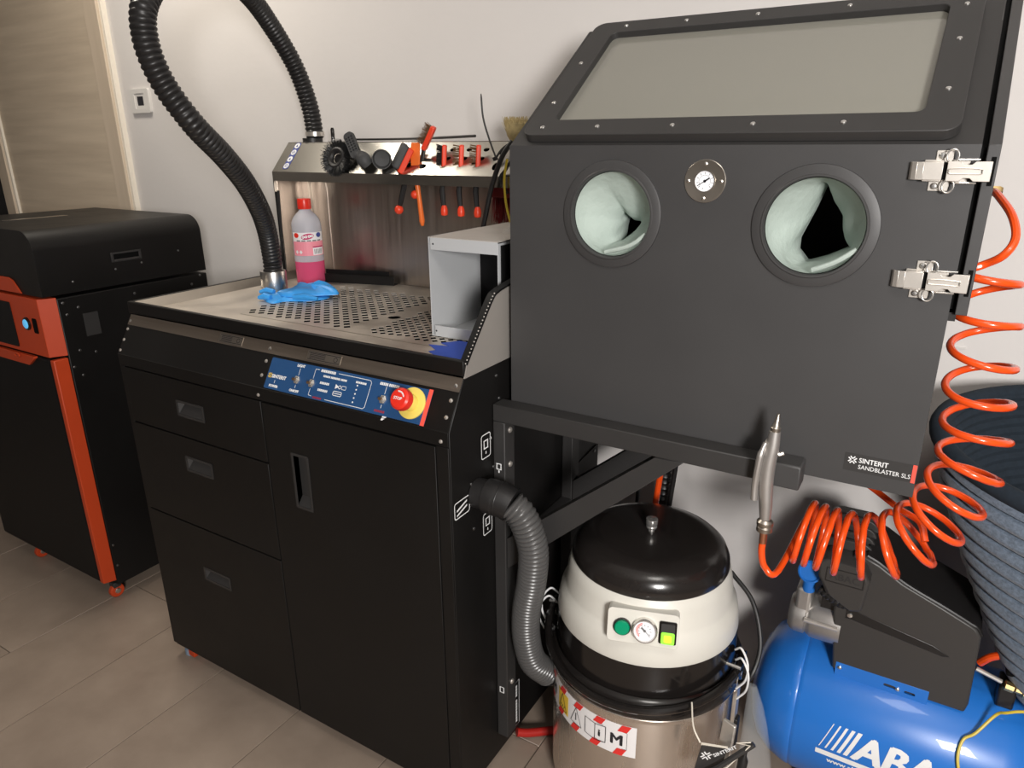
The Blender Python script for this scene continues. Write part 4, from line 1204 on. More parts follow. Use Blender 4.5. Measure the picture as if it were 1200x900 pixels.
# hoses and cables hanging between frame and wall
ct = ribbed([(-0.515, 1.585, 0.006), (-0.510, 1.58, 0.60), (-0.505, 1.58, 0.86)], 0.022, 0.016, 0.005, 14).build('corrugated_conduit', M['hose'], at=(-0.51, 1.58, 0.0))
tag(ct, 'black corrugated conduit standing behind the domed lid near the wall', 'conduit')
tag(MB().tube([(-0.512, 1.50, 0.009), (-0.502, 1.50, 0.58), (-0.494, 1.50, 0.67), (-0.488, 1.50, 0.87)], 0.0075, 10).build('hanging_hose', M['coil'], at=(-0.50, 1.50, 0.0)), 'straight red orange hose seen through the frame behind the vacuum lid', 'hose')
tag(MB().tube([(-0.492, 1.535, 0.009), (-0.478, 1.535, 0.57), (-0.468, 1.535, 0.69), (-0.452, 1.535, 0.885)], 0.0062, 8).build('hanging_cable', M['rubber'], at=(-0.475, 1.535, 0.0)), 'straight black cable hanging right of the red hose behind the frame', 'cable')
tag(MB().tube(catmull([(-0.600, 1.60, 0.009), (-0.585, 1.60, 0.55), (-0.592, 1.60, 0.64), (-0.580, 1.60, 0.75), (-0.58, 1.60, 0.88)], 6), 0.0055, 8).build('wavy_cable', M['rubber'], at=(-0.59, 1.60, 0.0)), 'thin black cable with a bend left of the corrugated conduit', 'cable')

# ------------------------------------------------------------------ blow gun hanging on the beam end
GY = 1.078
gun = thing('blow_gun', 'silver air blow gun hanging by its trigger guard on the end of the black beam', 'air gun', (-0.18, GY, 0.79))
gb_ = MB()
gb_.tube(catmull([(-0.1775, GY, 0.992), (-0.1785, GY, 0.965), (-0.1815, GY, 0.935), (-0.1815, GY, 0.900), (-0.1780, GY, 0.862), (-0.1765, GY, 0.838)], 5),
         [0.0085+0.003*sin(pi*k/25) for k in range(26)], 16)
gb_.build('gun_body', M['cast'], gun)
MB().tube([(-0.1772, GY, 0.990), (-0.1770, GY, 0.998), (-0.1768, GY, 1.000), (-0.1752, GY, 1.021)], [0.0075, 0.0078, 0.0060, 0.0022], 14).build('nozzle', M['steel'], gun)
MB().tube(catmull([(-0.1885, GY-0.006, 0.972), (-0.1925, GY-0.010, 0.955), (-0.1950, GY-0.010, 0.925), (-0.1965, GY-0.008, 0.895), (-0.1955, GY-0.008, 0.872)], 4), [0.0035]*4+[0.0055]*13, 10).build('trigger', M['cast'], gun)
MB().tube(catmull([(-0.181, GY, 0.978), (-0.1865, GY, 0.973), (-0.189, GY-0.004, 0.962), (-0.188, GY-0.004, 0.950)], 4), 0.0035, 8).build('trigger_hinge', M['zinc'], gun)
MB().lathe([(0.008, 0.0), (0.0125, 0.002), (0.0125, 0.009), (0.0110, 0.011), (0.0130, 0.013), (0.0130, 0.019), (0.009, 0.023)], (-0.1757, GY, 0.815), 20).build('coupler', M['steel'], gun)
MB().cyl((-0.1755, GY, 0.794), (-0.1757, GY, 0.816), 0.0060, n=14).build('hose_nipple', M['copper'], gun)
MB().tube([(-0.176, GY+0.002, 0.955), (-0.168, GY+0.006, 0.952), (-0.162, GY+0.008, 0.955)], 0.0035, 8).build('hook_pin', M['zinc'], gun)

# ------------------------------------------------------------------ orange coil hose
HY = 1.205
ctr = catmull([(0.058, HY, 1.245), (0.063, HY, 1.205), (0.072, HY, 1.150), (0.076, HY, 1.090), (0.083, HY, 1.030), (0.088, HY-0.005, 0.975), (0.083, HY-0.01, 0.925),
               (0.066, HY-0.01, 0.868), (0.038, HY-0.01, 0.815), (0.004, HY-0.01, 0.785), (-0.035, HY-0.01, 0.770), (-0.075, HY-0.01, 0.766), (-0.112, HY-0.01, 0.768), (-0.138, HY-0.01, 0.770)], 16)
ctr = resample(ctr, 0.004)
turns = 13.0
coil = []
NN = len(ctr)
nsub = 8
xf = None
for i in range(NN-1):
    for k in range(nsub if True else 1):
        f_ = (i+k/nsub)/(NN-1)
        p = ctr[i].lerp(ctr[i+1], k/nsub)
        t_ = (ctr[min(i+2, NN-1)]-ctr[max(i-1, 0)]).normalized()
        b = V(0, 1, 0)
        nrm = b.cross(t_).normalized()
        bb = t_.cross(nrm)
        # wider spacing towards the top, as the hose hangs stretched there
        ph = 2*pi*(turns*(0.80*f_+0.20*f_**3)+1.6*max(0.0, (f_-0.86)/0.14)**2)
        R_ = 0.0395+0.012*f_
        coil.append(p+nrm*(R_*cos(ph+0.6))-bb*(R_*1.22*sin(ph+0.6)))
coil = resample(coil, 0.0055)
tail = catmull([coil[-1], coil[-1]+(coil[-1]-coil[-4])*1.0, V(-0.150, 1.10, 0.735), V(-0.168, 1.082, 0.748), V(-0.1752, 1.078, 0.775), V(-0.1755, 1.078, 0.797)], 6)
ch = thing('coil_air_hose', 'orange spiral air hose from the glove box right side to the blow gun', 'hose', (0.05, HY, 0.72))
MB().tube(coil+tail[1:], 0.0056, 10).build('coil', M['coil'], ch, ang=80)
lead = catmull([(0.0510, 1.34, 1.343), (0.056, 1.29, 1.340), (0.074, 1.225, 1.318), (0.082, 1.195, 1.290), (0.072, 1.180, 1.268), (0.052, 1.190, 1.252), coil[0], coil[3]], 6)
MB().tube(lead, 0.0056, 10).build('hose_start', M['coil'], ch)
MB().lathe([(0.0085, 0.0), (0.0085, 0.016), (0.006, 0.020)], (0.0430, 1.34, 1.343), 6, (1, 0, 0)).build('hose_fitting', M['brass'], ch)
MB().tube(catmull([(-0.055, 1.30, 0.840), (-0.03, 1.28, 0.835), (0.008, 1.25, 0.826), (0.040, 1.225, 0.822), (0.052, 1.205, 0.800)], 6), 0.0056, 10).build('straight_run', M['coil'], ch)

# ------------------------------------------------------------------ piston compressor
TC = V(0, 1.500, 0.200)
TR = 0.172
cm = thing('air_compressor', 'blue tank piston air compressor with dark plastic shroud under the glove box', 'compressor', (0.05, 1.5, 0))
tk = [(0.0001, -0.222), (0.050, -0.219), (0.098, -0.206), (0.132, -0.188), (0.155, -0.160), (0.168, -0.128), (0.1705, -0.116), (0.1690, -0.113), (0.1705, -0.110), (TR, -0.104), (TR, 0.255), (0.160, 0.290), (0.11, 0.320), (0.0001, 0.335)]
MB().lathe(tk, TC, 72, (1, 0, 0)).build('tank', M['blue'], cm, ang=40)
for cx in (-0.08, 0.22):
    for cy in (1.43, 1.57):
        MB().cyl((cx, cy, 0.0), (cx, cy, 0.06), 0.016, n=12).build('foot', M['rubber'], cm)
# bracket with slots
MB().plate(rect(-0.052, 0.336, 0.120, 0.373), (rrect(0.040, 0.352, 0.062, 0.359, 0.0034, 3), rrect(0.078, 0.350, 0.098, 0.357, 0.0034, 3)), (0, 1.4015, 0), (1, 0, 0), (0, 0, 1), 0.003).build('bracket', M['blue'], cm, bevel=0.0008)
MB().box((-0.052, 1.4045, 0.322), (0.120, 1.52, 0.345)).build('bracket_saddle', M['blue'], cm)
screws(cm, [(-0.044, 1.4005, 0.362), (0.066, 1.4005, 0.3555)], (0, -1, 0), 0.005, M['screw'], 'bolt', 0.004)
# shroud: side outline extruded backwards, top slopes down to the right
so = [(-0.058, 0.352), (0.183, 0.351), (0.187, 0.372), (0.181, 0.527), (0.172, 0.541), (0.160, 0.547), (0.113, 0.567), (0.044, 0.594), (-0.006, 0.624), (-0.030, 0.634), (-0.052, 0.634), (-0.068, 0.600), (-0.074, 0.495)]
MB().plate(so, (), (0, 1.402, 0), (1, 0, 0), (0, 0, 1), 0.135).build('shroud', M['shroud'], cm, bevel=0.009, seg=3, ang=30)
so2 = [(x*1.01+0.001, z+0.001) for x, z in so if z > 0.5]
rg2 = MB()
top_edge = [(0.181, 0.529), (0.172, 0.543), (0.160, 0.549), (0.113, 0.569), (0.044, 0.596), (-0.006, 0.626), (-0.030, 0.636)]
tp = catmull([(x, 1.409, z-0.001) for x, z in top_edge], 4)
MB().tube(tp, 0.004, 8).build('shroud_edge', M['shroudtop'], cm)
tops = MB()
te = [(x, z+0.0015) for x, z in top_edge]
vs = []
for (x, z) in te:
    vs += [(x, 1.414, z), (x+0.004, 1.545, z+0.010)]
tops.add(vs, [(2*i, 2*i+1, 2*i+3, 2*i+2) for i in range(len(te)-1)])
tops.build('shroud_top', M['shroudtop'], cm)
rec = MB()
rec.plate([(-0.050, 0.484), (-0.036, 0.484), (0.128, 0.462), (0.140, 0.466), (0.110, 0.480), (-0.036, 0.507), (-0.050, 0.504)], (), (0, 1.4012, 0), (1, 0, 0), (0, 0, 1), 0.002)
rec.build('shroud_rib', M['shroudtop'], cm, bevel=0.0008)
screws(cm, [(-0.042, 1.4005, 0.494)], (0, -1, 0), 0.006, M['screw'], 'shroud_screw')
# pressure switch box with cooling fins behind and above
pw = MB().plate([(-0.110, 0.585), (-0.092, 0.552), (-0.040, 0.523), (-0.022, 0.530), (-0.016, 0.600), (-0.030, 0.625), (-0.100, 0.630), (-0.112, 0.620)], (), (0, 1.366, 0), (1, 0, 0), (0, 0, 1), 0.060).build('pressure_switch', M['shroud'], cm, bevel=0.006, seg=3)
text('ABAC', 0.021, (-0.088, 1.3656, 0.588), (1, 0, 0.0), (0, 0, 1), M['greydk'], pw, 'embossed_lettering', 0.0006)
MB().plate(rect(-0.096, 0.580, -0.026, 0.612), (rect(-0.094, 0.582, -0.028, 0.610),), (0, 1.3655, 0), (1, 0, 0), (0, 0, 1), 0.001).build('name_frame', M['shroudtop'], pw)
for k in range(5):
    yy = 1.428+0.024*k
    MB().plate(rrect(-0.116, 0.560, -0.020, 0.646+0.006*k, 0.022, 4), (), (0, yy, 0), (1, 0, 0), (0, 0, 1), 0.010).build('cooling_fin', M['shroud'], cm, bevel=0.003)
MB().box((-0.100, 1.42, 0.48), (-0.035, 1.535, 0.625)).build('cylinder_block', M['shroudtop'], cm)
cyl_ = MB().lathe([(0.0001, -0.160), (0.034, -0.160), (0.042, -0.153), (0.045, -0.145), (0.045, -0.126), (0.040, -0.124), (0.043, -0.120), (0.048, -0.112), (0.048, -0.055)], (0, 1.445, 0.440), 36, (1, 0, 0)).build('motor_housing', M['cast'], cm)
MB().cyl((-0.126, 1.400, 0.452), (-0.060, 1.400, 0.452), 0.0055, n=10).build('housing_rod', M['zinc'], cm)
MB().box((-0.150, 1.410, 0.440), (-0.118, 1.460, 0.520)).build('valve_block', M['cast'], cm, bevel=0.008, seg=3)
cap = MB().lathe([(0.010, -0.006), (0.0235, -0.005), (0.0245, 0.0), (0.0235, 0.006), (0.0205, 0.008), (0.018, 0.0055), (0.0001, 0.0055)], (-0.128, 1.405, 0.567), 26, (-0.1, -1, 0.35)).build('filter_cap', M['bluecap'], cm)
MB().cyl((-0.128, 1.420, 0.515), (-0.128, 1.412, 0.562), 0.013, 0.012, 14).build('cap_neck', M['bluecap'], cm)
ribbed([(-0.104, 1.395, 0.545), (-0.090, 1.392, 0.535), (-0.070, 1.395, 0.522), (-0.050, 1.41, 0.512)], 0.012, 0.009, 0.003, 12).build('cable_gland', M['rubber'], cm)
# tank lettering wrapped on the cylinder
def tank_pt(u, s_, l=0.0008):
    # angle measured in the Y-Z plane; the front faces -Y
    aa = radians(180)-s_/TR
    return V(u, TC.y+(TR+l)*cos(aa), TC.z+(TR+l)*sin(aa))
tb = MB()
def tpoly(mb, pts):
    mb.add([tank_pt(*p) for p in pts], [tuple(range(len(pts)))])
NS = 6
def tquad(mb, u0, u1, s0, s1, sh=0.0):
    for i in range(NS):
        a, b = s0+(s1-s0)*i/NS, s0+(s1-s0)*(i+1)/NS
        tpoly(mb, [(u0+sh*(a-s0), a), (u1+sh*(a-s0), a), (u1+sh*(b-s0), b), (u0+sh*(b-s0), b)])
for k in range(5):
    u0 = -0.0555+k*0.0118
    w_ = 0.0018+0.0016*k
    m2 = MB()
    tquad(m2, u0, u0+w_, 0.010, 0.068, 0.36)
    m2.build('emblem_bar', M['print'], cm, recalc=False)
m2 = MB()
for i in range(30):
    a, b = -0.060+0.30*i/30, -0.060+0.30*(i+1)/30
    tpoly(m2, [(a, -0.009), (b, -0.009), (b, 0.003), (a, 0.003)])
m2.build('emblem_base', M['print'], cm, recalc=False)
text('ABAC', 0.078, (0, 0, 0), (1, 0, 0), (0, 0, 1), M['print'], cm, 'tank_lettering', 0.0034, sx=0.98, warp=lambda x, y, l: tank_pt(0.008+x+y*0.20, 0.010+y, 0.0008+l))
text('www.abac.com', 0.017, (0, 0, 0), (1, 0, 0), (0, 0, 1), M['print'], cm, 'tank_lettering', 0.0006, warp=lambda x, y, l: tank_pt(-0.036+x, -0.024+y, 0.0008+l))
# fittings beyond the shroud at the right
cp_ = MB().cyl((0.188, 1.43, 0.440), (0.232, 1.43, 0.428), 0.0045, n=10).build('outlet_rod', M['zinc'], cm)
ft = MB()
ft.lathe([(0.006, 0), (0.010, 0.002), (0.010, 0.016), (0.007, 0.020), (0.007, 0.030), (0.011, 0.032), (0.011, 0.050), (0.006, 0.052)], (0.236, 1.43, 0.424), 8, (1, 0, -0.15))
ft.build('outlet_fitting', M['brass'], cm, smooth=False)
MB().box((0.232, 1.44, 0.362), (0.262, 1.48, 0.420)).build('regulator', M['shroudtop'], cm, bevel=0.004)
MB().sphere((0.2435, 1.425, 0.462), 0.0042, 8).build('indicator_light', M['led'], cm, label='small blue indicator light')
MB().box((0.235, 1.428, 0.445), (0.300, 1.47, 0.480)).build('indicator_housing', M['void'], cm, bevel=0.003)
tag(MB().tube(catmull([(0.196, 1.46, 0.435), (0.210, 1.45, 0.462), (0.236, 1.45, 0.478), (0.27, 1.47, 0.47), (0.33, 1.52, 0.40)], 6), 0.0075, 10).build('outlet_hose', M['coil'], at=(0.2, 1.46, 0.43)), 'short orange hose arching behind the right end of the plastic shroud', 'hose')
yc = catmull([tank_pt(0.205, 0.035, 0.005), tank_pt(0.190, 0.065, 0.006), tank_pt(0.183, 0.095, 0.006), tank_pt(0.188, 0.125, 0.006), tank_pt(0.205, 0.142, 0.010), V(0.232, 1.400, 0.372), V(0.246, 1.395, 0.388), V(0.275, 1.40, 0.400), V(0.34, 1.42, 0.40)], 8)
yc = catmull([tank_pt(0.235, -0.05, 0.005), tank_pt(0.215, 0.0, 0.005)], 3)[:-1]+yc
tag(MB().tube(yc, 0.0028, 8).build('earth_cable', M['cable'], at=yc[0]), 'thin yellow green cable curving over the right end of the blue tank', 'cable')

# ------------------------------------------------------------------ corduroy tub chair on the right
CC = V(0.405, 1.475, 0)
chr_ = thing('tub_chair', 'dark blue grey corduroy tub chair behind the compressor at the right edge', 'chair', CC)
NA, rows = 64, []
RX, RY = 0.365, 0.225
def rim_z(a):
    return 0.905+0.055*sin(a)-0.02*cos(a)
def radf(t):
    return 1-0.62*t**1.25
outer_rows = []
nrib = 14
prof_t = []
for k in range(nrib):
    for (dt, off) in ((0.0, 0.0), (0.10, 0.010), (0.5, 0.014), (0.78, 0.012), (0.90, 0.0)):
        prof_t.append(((k+dt)/nrib, off, dt))
vs, fs, fsg = [], [], []
for (t, off, dt) in prof_t:
    for i in range(NA):
        a = 2*pi*i/NA
        zz = rim_z(a)*(1-t)+0.40*t - 0.02
        r_ = radf(t)
        vs.append((CC.x+(RX*r_+off-0.010)*cos(a), CC.y+(RY*r_+off-0.010)*sin(a), zz))
for j in range(len(prof_t)-1):
    q = [(j*NA+i, j*NA+(i+1) % NA, (j+1)*NA+(i+1) % NA, (j+1)*NA+i) for i in range(NA)]
    (fsg if (prof_t[j][2] in (0.90,)) else fs).extend(q)
MB().add(vs, fs+fsg).build('ribbed_shell', M['cord'], chr_, ang=50)
gv_ = []
for t in (0.0, 0.25, 0.5, 0.75, 1.0):
    for i in range(NA):
        a = 2*pi*i/NA
        gv_.append((CC.x+(RX*radf(t)-0.0065)*cos(a), CC.y+(RY*radf(t)-0.0065)*sin(a), rim_z(a)*(1-t)+0.40*t-0.02))
MB().add(gv_, [(j*NA+i, j*NA+(i+1) % NA, (j+1)*NA+(i+1) % NA, (j+1)*NA+i) for j in range(4) for i in range(NA)]).build('shell_groove', M['cordgap'], chr_)
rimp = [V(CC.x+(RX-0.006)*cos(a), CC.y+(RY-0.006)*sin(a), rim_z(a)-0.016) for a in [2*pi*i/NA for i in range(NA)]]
MB().tube(rimp, 0.016, 12, True).build('rim_roll', M['cordshade'], chr_)
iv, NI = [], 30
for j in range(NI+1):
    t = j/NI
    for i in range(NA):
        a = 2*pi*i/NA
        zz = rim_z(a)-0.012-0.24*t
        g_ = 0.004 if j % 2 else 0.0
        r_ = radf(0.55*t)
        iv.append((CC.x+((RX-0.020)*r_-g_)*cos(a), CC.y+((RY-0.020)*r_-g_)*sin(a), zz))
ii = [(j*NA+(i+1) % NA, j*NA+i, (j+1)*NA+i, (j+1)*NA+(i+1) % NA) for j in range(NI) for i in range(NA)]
MB().add(iv, ii+[tuple(NI*NA+i for i in range(NA))]).build('inner_lining', M['cordshade'], chr_)
MB().lathe([(0.035, 0.03), (0.035, 0.40)], CC+V(0.06, 0, 0), 20).build('pedestal', M['blackdk'], chr_)
MB().lathe([(0.0001, 0.0), (0.12, 0.0), (0.12, 0.012), (0.035, 0.03)], CC+V(0.06, 0, 0), 36).build('foot_plate', M['blackdk'], chr_)

# small screws and joint on the wall at the right
tj = MB().box((0.012, WY-0.004, 1.000), (0.075, WY, 1.0025)).build('trim_1', M['socket'], smooth=False)
struct(tj)

# ------------------------------------------------------------------ black suction hose loop
sh_ = thing('suction_hose', 'black ribbed suction hose looping from the shelf top down to an aluminium nozzle', 'hose', (-1.6, 1.38, ZS))
hp = [(-1.604, 1.350, 1.075), (-1.602, 1.350, 1.115), (-1.578, 1.325, 1.185), (-1.535, 1.275, 1.250), (-1.480, 1.195, 1.325), (-1.432, 1.105, 1.392), (-1.408, 1.020, 1.459), (-1.426, 0.975, 1.541), (-1.440, 0.962, 1.620), (-1.452, 0.985, 1.692),
      (-1.500, 1.088, 1.770), (-1.590, 1.260, 1.815), (-1.655, 1.415, 1.785), (-1.690, 1.520, 1.718), (-1.692, 1.590, 1.625), (-1.672, 1.612, 1.520), (-1.660, 1.612, 1.428)]
ribbed(hp, 0.0262, 0.0115, 0.0036, 20).build('ribbed_tube', M['hose'], sh_, ang=70)
MB().lathe([(0.0300, 0.0), (0.0345, 0.001), (0.0355, 0.004), (0.0355, 0.054), (0.0345, 0.057), (0.0265, 0.057)], (-1.604, 1.350, ZS+0.001), 40).build('nozzle_collar', M['alu'], sh_)
hc = MB().lathe([(0.0270, -0.006), (0.0276, -0.006), (0.0276, 0.006), (0.0270, 0.006)], (-1.661, 1.612, 1.4435), 28).build('hose_clamp', M['zinc'], sh_)
MB().box((-1.636, 1.595, 1.4385), (-1.620, 1.603, 1.4485)).build('clamp_screw', M['zinc'], hc)
MB().cyl((-1.660, 1.600, 1.4208), (-1.660, 1.600, 1.432), 0.029, n=28).build('hose_collar', M['rubber'], sh_)
MB().tube(catmull([(-1.722, 1.503, 1.285), (-1.715, 1.49, 1.15), (-1.700, 1.46, 1.06), (-1.66, 1.42, 1.045), (-1.632, 1.385, 1.07)], 6), 0.004, 8).build('bowden_cable', M['rubber'], sh_)

# ------------------------------------------------------------------ things on the worktop
BC = V(-1.615, 1.500, ZS+0.001)
bt = thing('alcohol_bottle', 'clear plastic bottle half full of pink liquid with a red screw cap', 'bottle', BC)
MB().lathe([(0.0425, 0.0645), (0.0425, 0.166), (0.0412, 0.176), (0.0370, 0.187), (0.0280, 0.199), (0.0180, 0.208), (0.0150, 0.216), (0.0150, 0.226), (0.0145, 0.226)], BC, 40).build('bottle_shell', M['bottle'], bt)
MB().lathe([(0.0001, 0.0), (0.0405, 0.0), (0.0425, 0.004), (0.0425, 0.064), (0.0001, 0.0642)], BC, 40).build('pink_liquid', M['liquid'], bt)
MB().lathe([(0.0190, 0.214), (0.0195, 0.216), (0.0195, 0.240), (0.0185, 0.243), (0.0001, 0.243)], BC, 30).build('screw_cap', M['red'], bt)
cang = math.atan2(-BC.y, -BC.x)+0.05
def bot(u, z, l=0.0):
    a = cang+u/0.043
    return BC+V((0.0430+l)*cos(a), (0.0430+l)*sin(a), z)
def bstrip(u0, u1, z0, z1, m, nm, l, parent=None):
    mb = MB()
    n = 14
    for i in range(n):
        a, b = u0+(u1-u0)*i/n, u0+(u1-u0)*(i+1)/n
        mb.add([bot(a, z0, l), bot(b, z0, l), bot(b, z1, l), bot(a, z1, l)], [(0, 1, 2, 3)])
    return mb.build(nm, m, parent or bt, recalc=False)
lbw = bstrip(-0.052, 0.052, 0.083, 0.150, M['labelwhite'], 'label', 0.0003)
bstrip(-0.052, 0.052, 0.083, 0.124, M['labelpink'], 'label_band', 0.0006, lbw)
bstrip(0.010, 0.045, 0.085, 0.106, M['labelwhite'], 'barcode_field', 0.0009, lbw)
for k in range(7):
    bstrip(0.014+k*0.004, 0.0155+k*0.004, 0.088, 0.102, M['ink'], 'barcode_bar', 0.0012, lbw)
bstrip(0.010, 0.045, 0.106, 0.110, M['labelmagenta'], 'label_line', 0.0009, lbw)
for k in range(5):
    bstrip(-0.036+k*0.0155, -0.024+k*0.0155, 0.1245, 0.1285, M['printgrey'], 'label_line', 0.0009, lbw)
for u0, r_, m_, nm in ((-0.036, 0.0085, 'red', 'label_disc'), (0.032, 0.0085, 'labelblue', 'label_disc')):
    mb = MB()
    mb.add([bot(u0, 0.142, 0.0010)]+[bot(u0+r_*cos(a), 0.142+r_*0.85*sin(a), 0.0010) for a in [2*pi*k/18 for k in range(18)]], [(0, k+1, (k+1) % 18+1) for k in range(18)])
    mb.build(nm, M[m_], lbw, recalc=False)
def bpoly(pts, m_, nm, l, parent):
    mb = MB()
    cu_, cz_ = sum(p[0] for p in pts)/len(pts), sum(p[1] for p in pts)/len(pts)
    mb.add([bot(cu_, cz_, l)]+[bot(p[0], p[1], l) for p in pts], [(0, k+1, (k+1) % len(pts)+1) for k in range(len(pts))])
    return mb.build(nm, m_, parent, recalc=False)
ell = [(-0.002+0.0185*cos(a), 0.1385+0.0085*sin(a)+0.0025*cos(a)) for a in [2*pi*k/22 for k in range(22)]]
bpoly(ell, M['labelmagenta'], 'label_logo', 0.0009, lbw)
for k in range(4):
    cu_ = -0.0145+k*0.0085
    bpoly([(cu_+0.0036*cos(a), 0.1370+0.0011*k+0.0042*sin(a)) for a in [2*pi*q/9 for q in range(9)]], M['labelwhite'], 'logo_stroke', 0.0013, lbw)
    bpoly([(cu_+0.0013*cos(a), 0.1372+0.0011*k+0.0016*sin(a)) for a in [2*pi*q/7 for q in range(7)]], M['labelmagenta'], 'logo_counter', 0.0016, lbw)
for u0 in (-0.038, -0.025):
    mb = MB()
    mb.add([bot(u0+0.005*cos(a), 0.094+0.006*sin(a), 0.0010) for a in [2*pi*k/4 for k in range(4)]], [(0, 1, 2, 3)])
    mb.build('hazard_diamond', M['labelwhite'], lbw, recalc=False)
tag(MB().plate(rrect(0, 0, 0.05, 0.10, 0.004, 2), (), (-1.690, 1.515, ZS+0.001), (0.75, -0.2, 0), (0, 0, 1), 0.003).build('white_card', M['labelwhite'], at=(-1.67, 1.51, ZS)), 'small white plastic card standing behind the left side of the bottle', 'card')

# crumpled nitrile gloves
GZ = ZS+0.001
gl2 = thing('nitrile_glove', 'pair of crumpled bright blue disposable gloves lying before the bottle', 'gloves', (-1.48, 1.33, ZS))
def crumple(pts, h, seed, name, zoff=0.0):
    rnd = random.Random(seed)
    n = len(pts)
    cx, cy = sum(p[0] for p in pts)/n, sum(p[1] for p in pts)/n
    outl = catmull([(p[0], p[1], 0) for p in pts], 5, True)
    m_ = len(outl)
    rings = [(1.0, 0.0), (1.0, 0.18), (0.93, 0.55), (0.75, 0.85), (0.5, 1.0), (0.25, 0.95)]
    vs = []
    for (f_, hh) in rings:
        for i, p in enumerate(outl):
            a = 2*pi*i/m_
            fold = 0.35*sin(4*a+seed)+0.25*sin(9*a+2*seed+3*f_)+0.2*sin(6*f_+3*a)
            vs.append((cx+(p.x-cx)*f_, cy+(p.y-cy)*f_, GZ+zoff+h*hh*(0.75+fold*0.55*(1 if hh > 0.3 else 0.3))))
    vs.append((cx, cy, GZ+zoff+h*0.9))
    fs = [(j*m_+i, j*m_+(i+1) % m_, (j+1)*m_+(i+1) % m_, (j+1)*m_+i) for j in range(len(rings)-1) for i in range(m_)]
    fs += [((len(rings)-1)*m_+i, (len(rings)-1)*m_+(i+1) % m_, len(rings)*m_) for i in range(m_)]
    fs.append(tuple(reversed(range(m_))))
    return MB().add(vs, fs).build(name, M['glove'], gl2, ang=60)
crumple([(-1.540, 1.255), (-1.475, 1.225), (-1.462, 1.262), (-1.405, 1.300), (-1.395, 1.350), (-1.440, 1.390), (-1.480, 1.400), (-1.520, 1.370), (-1.548, 1.372), (-1.556, 1.345), (-1.556, 1.310)], 0.016, 2, 'lower_glove')
crumple([(-1.535, 1.300), (-1.470, 1.270), (-1.400, 1.330), (-1.372, 1.360), (-1.395, 1.385), (-1.460, 1.430), (-1.520, 1.430), (-1.555, 1.390), (-1.520, 1.360)], 0.020, 5, 'upper_glove', 0.010)
for k, (p, q) in enumerate((((-1.45, 1.28), (-1.385, 1.30)), ((-1.55, 1.30), (-1.592, 1.288)), ((-1.50, 1.245), (-1.535, 1.235)))):
    MB().tube([(p[0], p[1], GZ+0.010), ((p[0]+q[0])/2, (p[1]+q[1])/2, GZ+0.013), (q[0], q[1], GZ+0.008)], [0.008, 0.0095, 0.005], 8).build('finger', M['glove'], gl2)

# black metal profile by the back panel
bp_ = thing('metal_profile', 'black metal channel profile lying against the steel back panel', 'profile', (-1.50, 1.55, ZS))
MB().box((-0.110, -0.012, 0.0), (0.145, 0.012, 0.003)).build('web', M['blackdk'], None)
wb = C.objects['web']
wb.parent = bp_
MB().box((-0.110, -0.012, 0.003), (0.145, -0.009, 0.026)).build('flange', M['black'], bp_, at=(0, 0, 0))
MB().box((-0.090, 0.009, 0.003), (0.120, 0.012, 0.036)).build('flange', M['black'], bp_, at=(0, 0, 0))
MB().box((0.095, -0.007, 0.003), (0.135, 0.008, 0.018)).build('end_bracket', M['greydk'], bp_, at=(0, 0, 0), bevel=0.002)
bp_.rotation_euler = (0, 0, radians(14))

# grey sheet metal box with open front
gx0, gx1, gy0, gy1, gz0, gz1 = -0.918, -0.746, 1.180, 1.372, ZS+0.001, 1.234
gbx = thing('sheet_metal_box', 'light grey open-fronted sheet metal box standing on the worktop beside the glove box', 'box', ((gx0+gx1)/2, (gy0+gy1)/2, gz0))
MB().box((gx0, gy0, gz0), (gx0+0.002, gy1, gz1)).build('left_wall', M['boxgrey'], gbx)
MB().box((gx1-0.002, gy0, gz0), (gx1, gy1, gz1-0.004)).build('right_wall', M['boxgrey'], gbx)
MB().box((gx1+0.0005, gy0+0.008, gz0), (gx1+0.003, gy1, gz1-0.008)).build('outer_cover', M['blackdk'], gbx)
MB().box((gx0+0.002, gy0, gz1-0.002), (gx1-0.001, gy1+0.14, gz1)).build('top', M['boxtop'], gbx)
MB().box((gx0+0.006, gy0-0.001, gz1-0.026), (gx1-0.001, gy0+0.001, gz1-0.0015)).build('top_flange', M['boxgrey'], gbx)
MB().box((gx0+0.002, gy0, gz0), (gx1-0.002, gy1, gz0+0.002)).build('bottom', M['boxgrey'], gbx)
MB().box((gx0+0.010, gy0-0.001, gz0+0.0005), (gx1-0.002, gy0+0.001, gz0+0.024)).build('bottom_flange', M['boxgrey'], gbx)
MB().box((gx0+0.002, gy1-0.002, gz0+0.002), (gx1-0.002, gy1, gz1-0.002)).build('back_wall', M['blackdk'], gbx)
for z in (gz1-0.014, gz0+0.012):
    MB().lathe([(0.0022, 0.0), (0.0001, 0.0004)], (gx0+0.013, gy0-0.001, z), 10, (0, -1, 0)).build('rivet_hole', M['ink'], gbx)
pb_ = MB()
vs = []
for j in range(7):
    for i in range(12):
        a = 2*pi*i/12
        r_ = 1-j/6.5
        vs.append((-0.800+0.034*r_*cos(a)*(1+0.2*sin(3*a)), 1.335+0.040*r_*sin(a)*(1+0.15*cos(4*a)), gz1+0.0005+0.010*(j/6)**0.6*(1+0.5*sin(5*a+j))*(0 if j == 0 else 1)))
pb_.add(vs, [(j*12+i, j*12+(i+1) % 12, (j+1)*12+(i+1) % 12, (j+1)*12+i) for j in range(6) for i in range(12)])
tag(pb_.build('plastic_scrap', M['bag'], at=(-0.80, 1.335, gz1), ang=70), 'crumpled scrap of clear plastic film on top of the grey metal box', 'plastic')
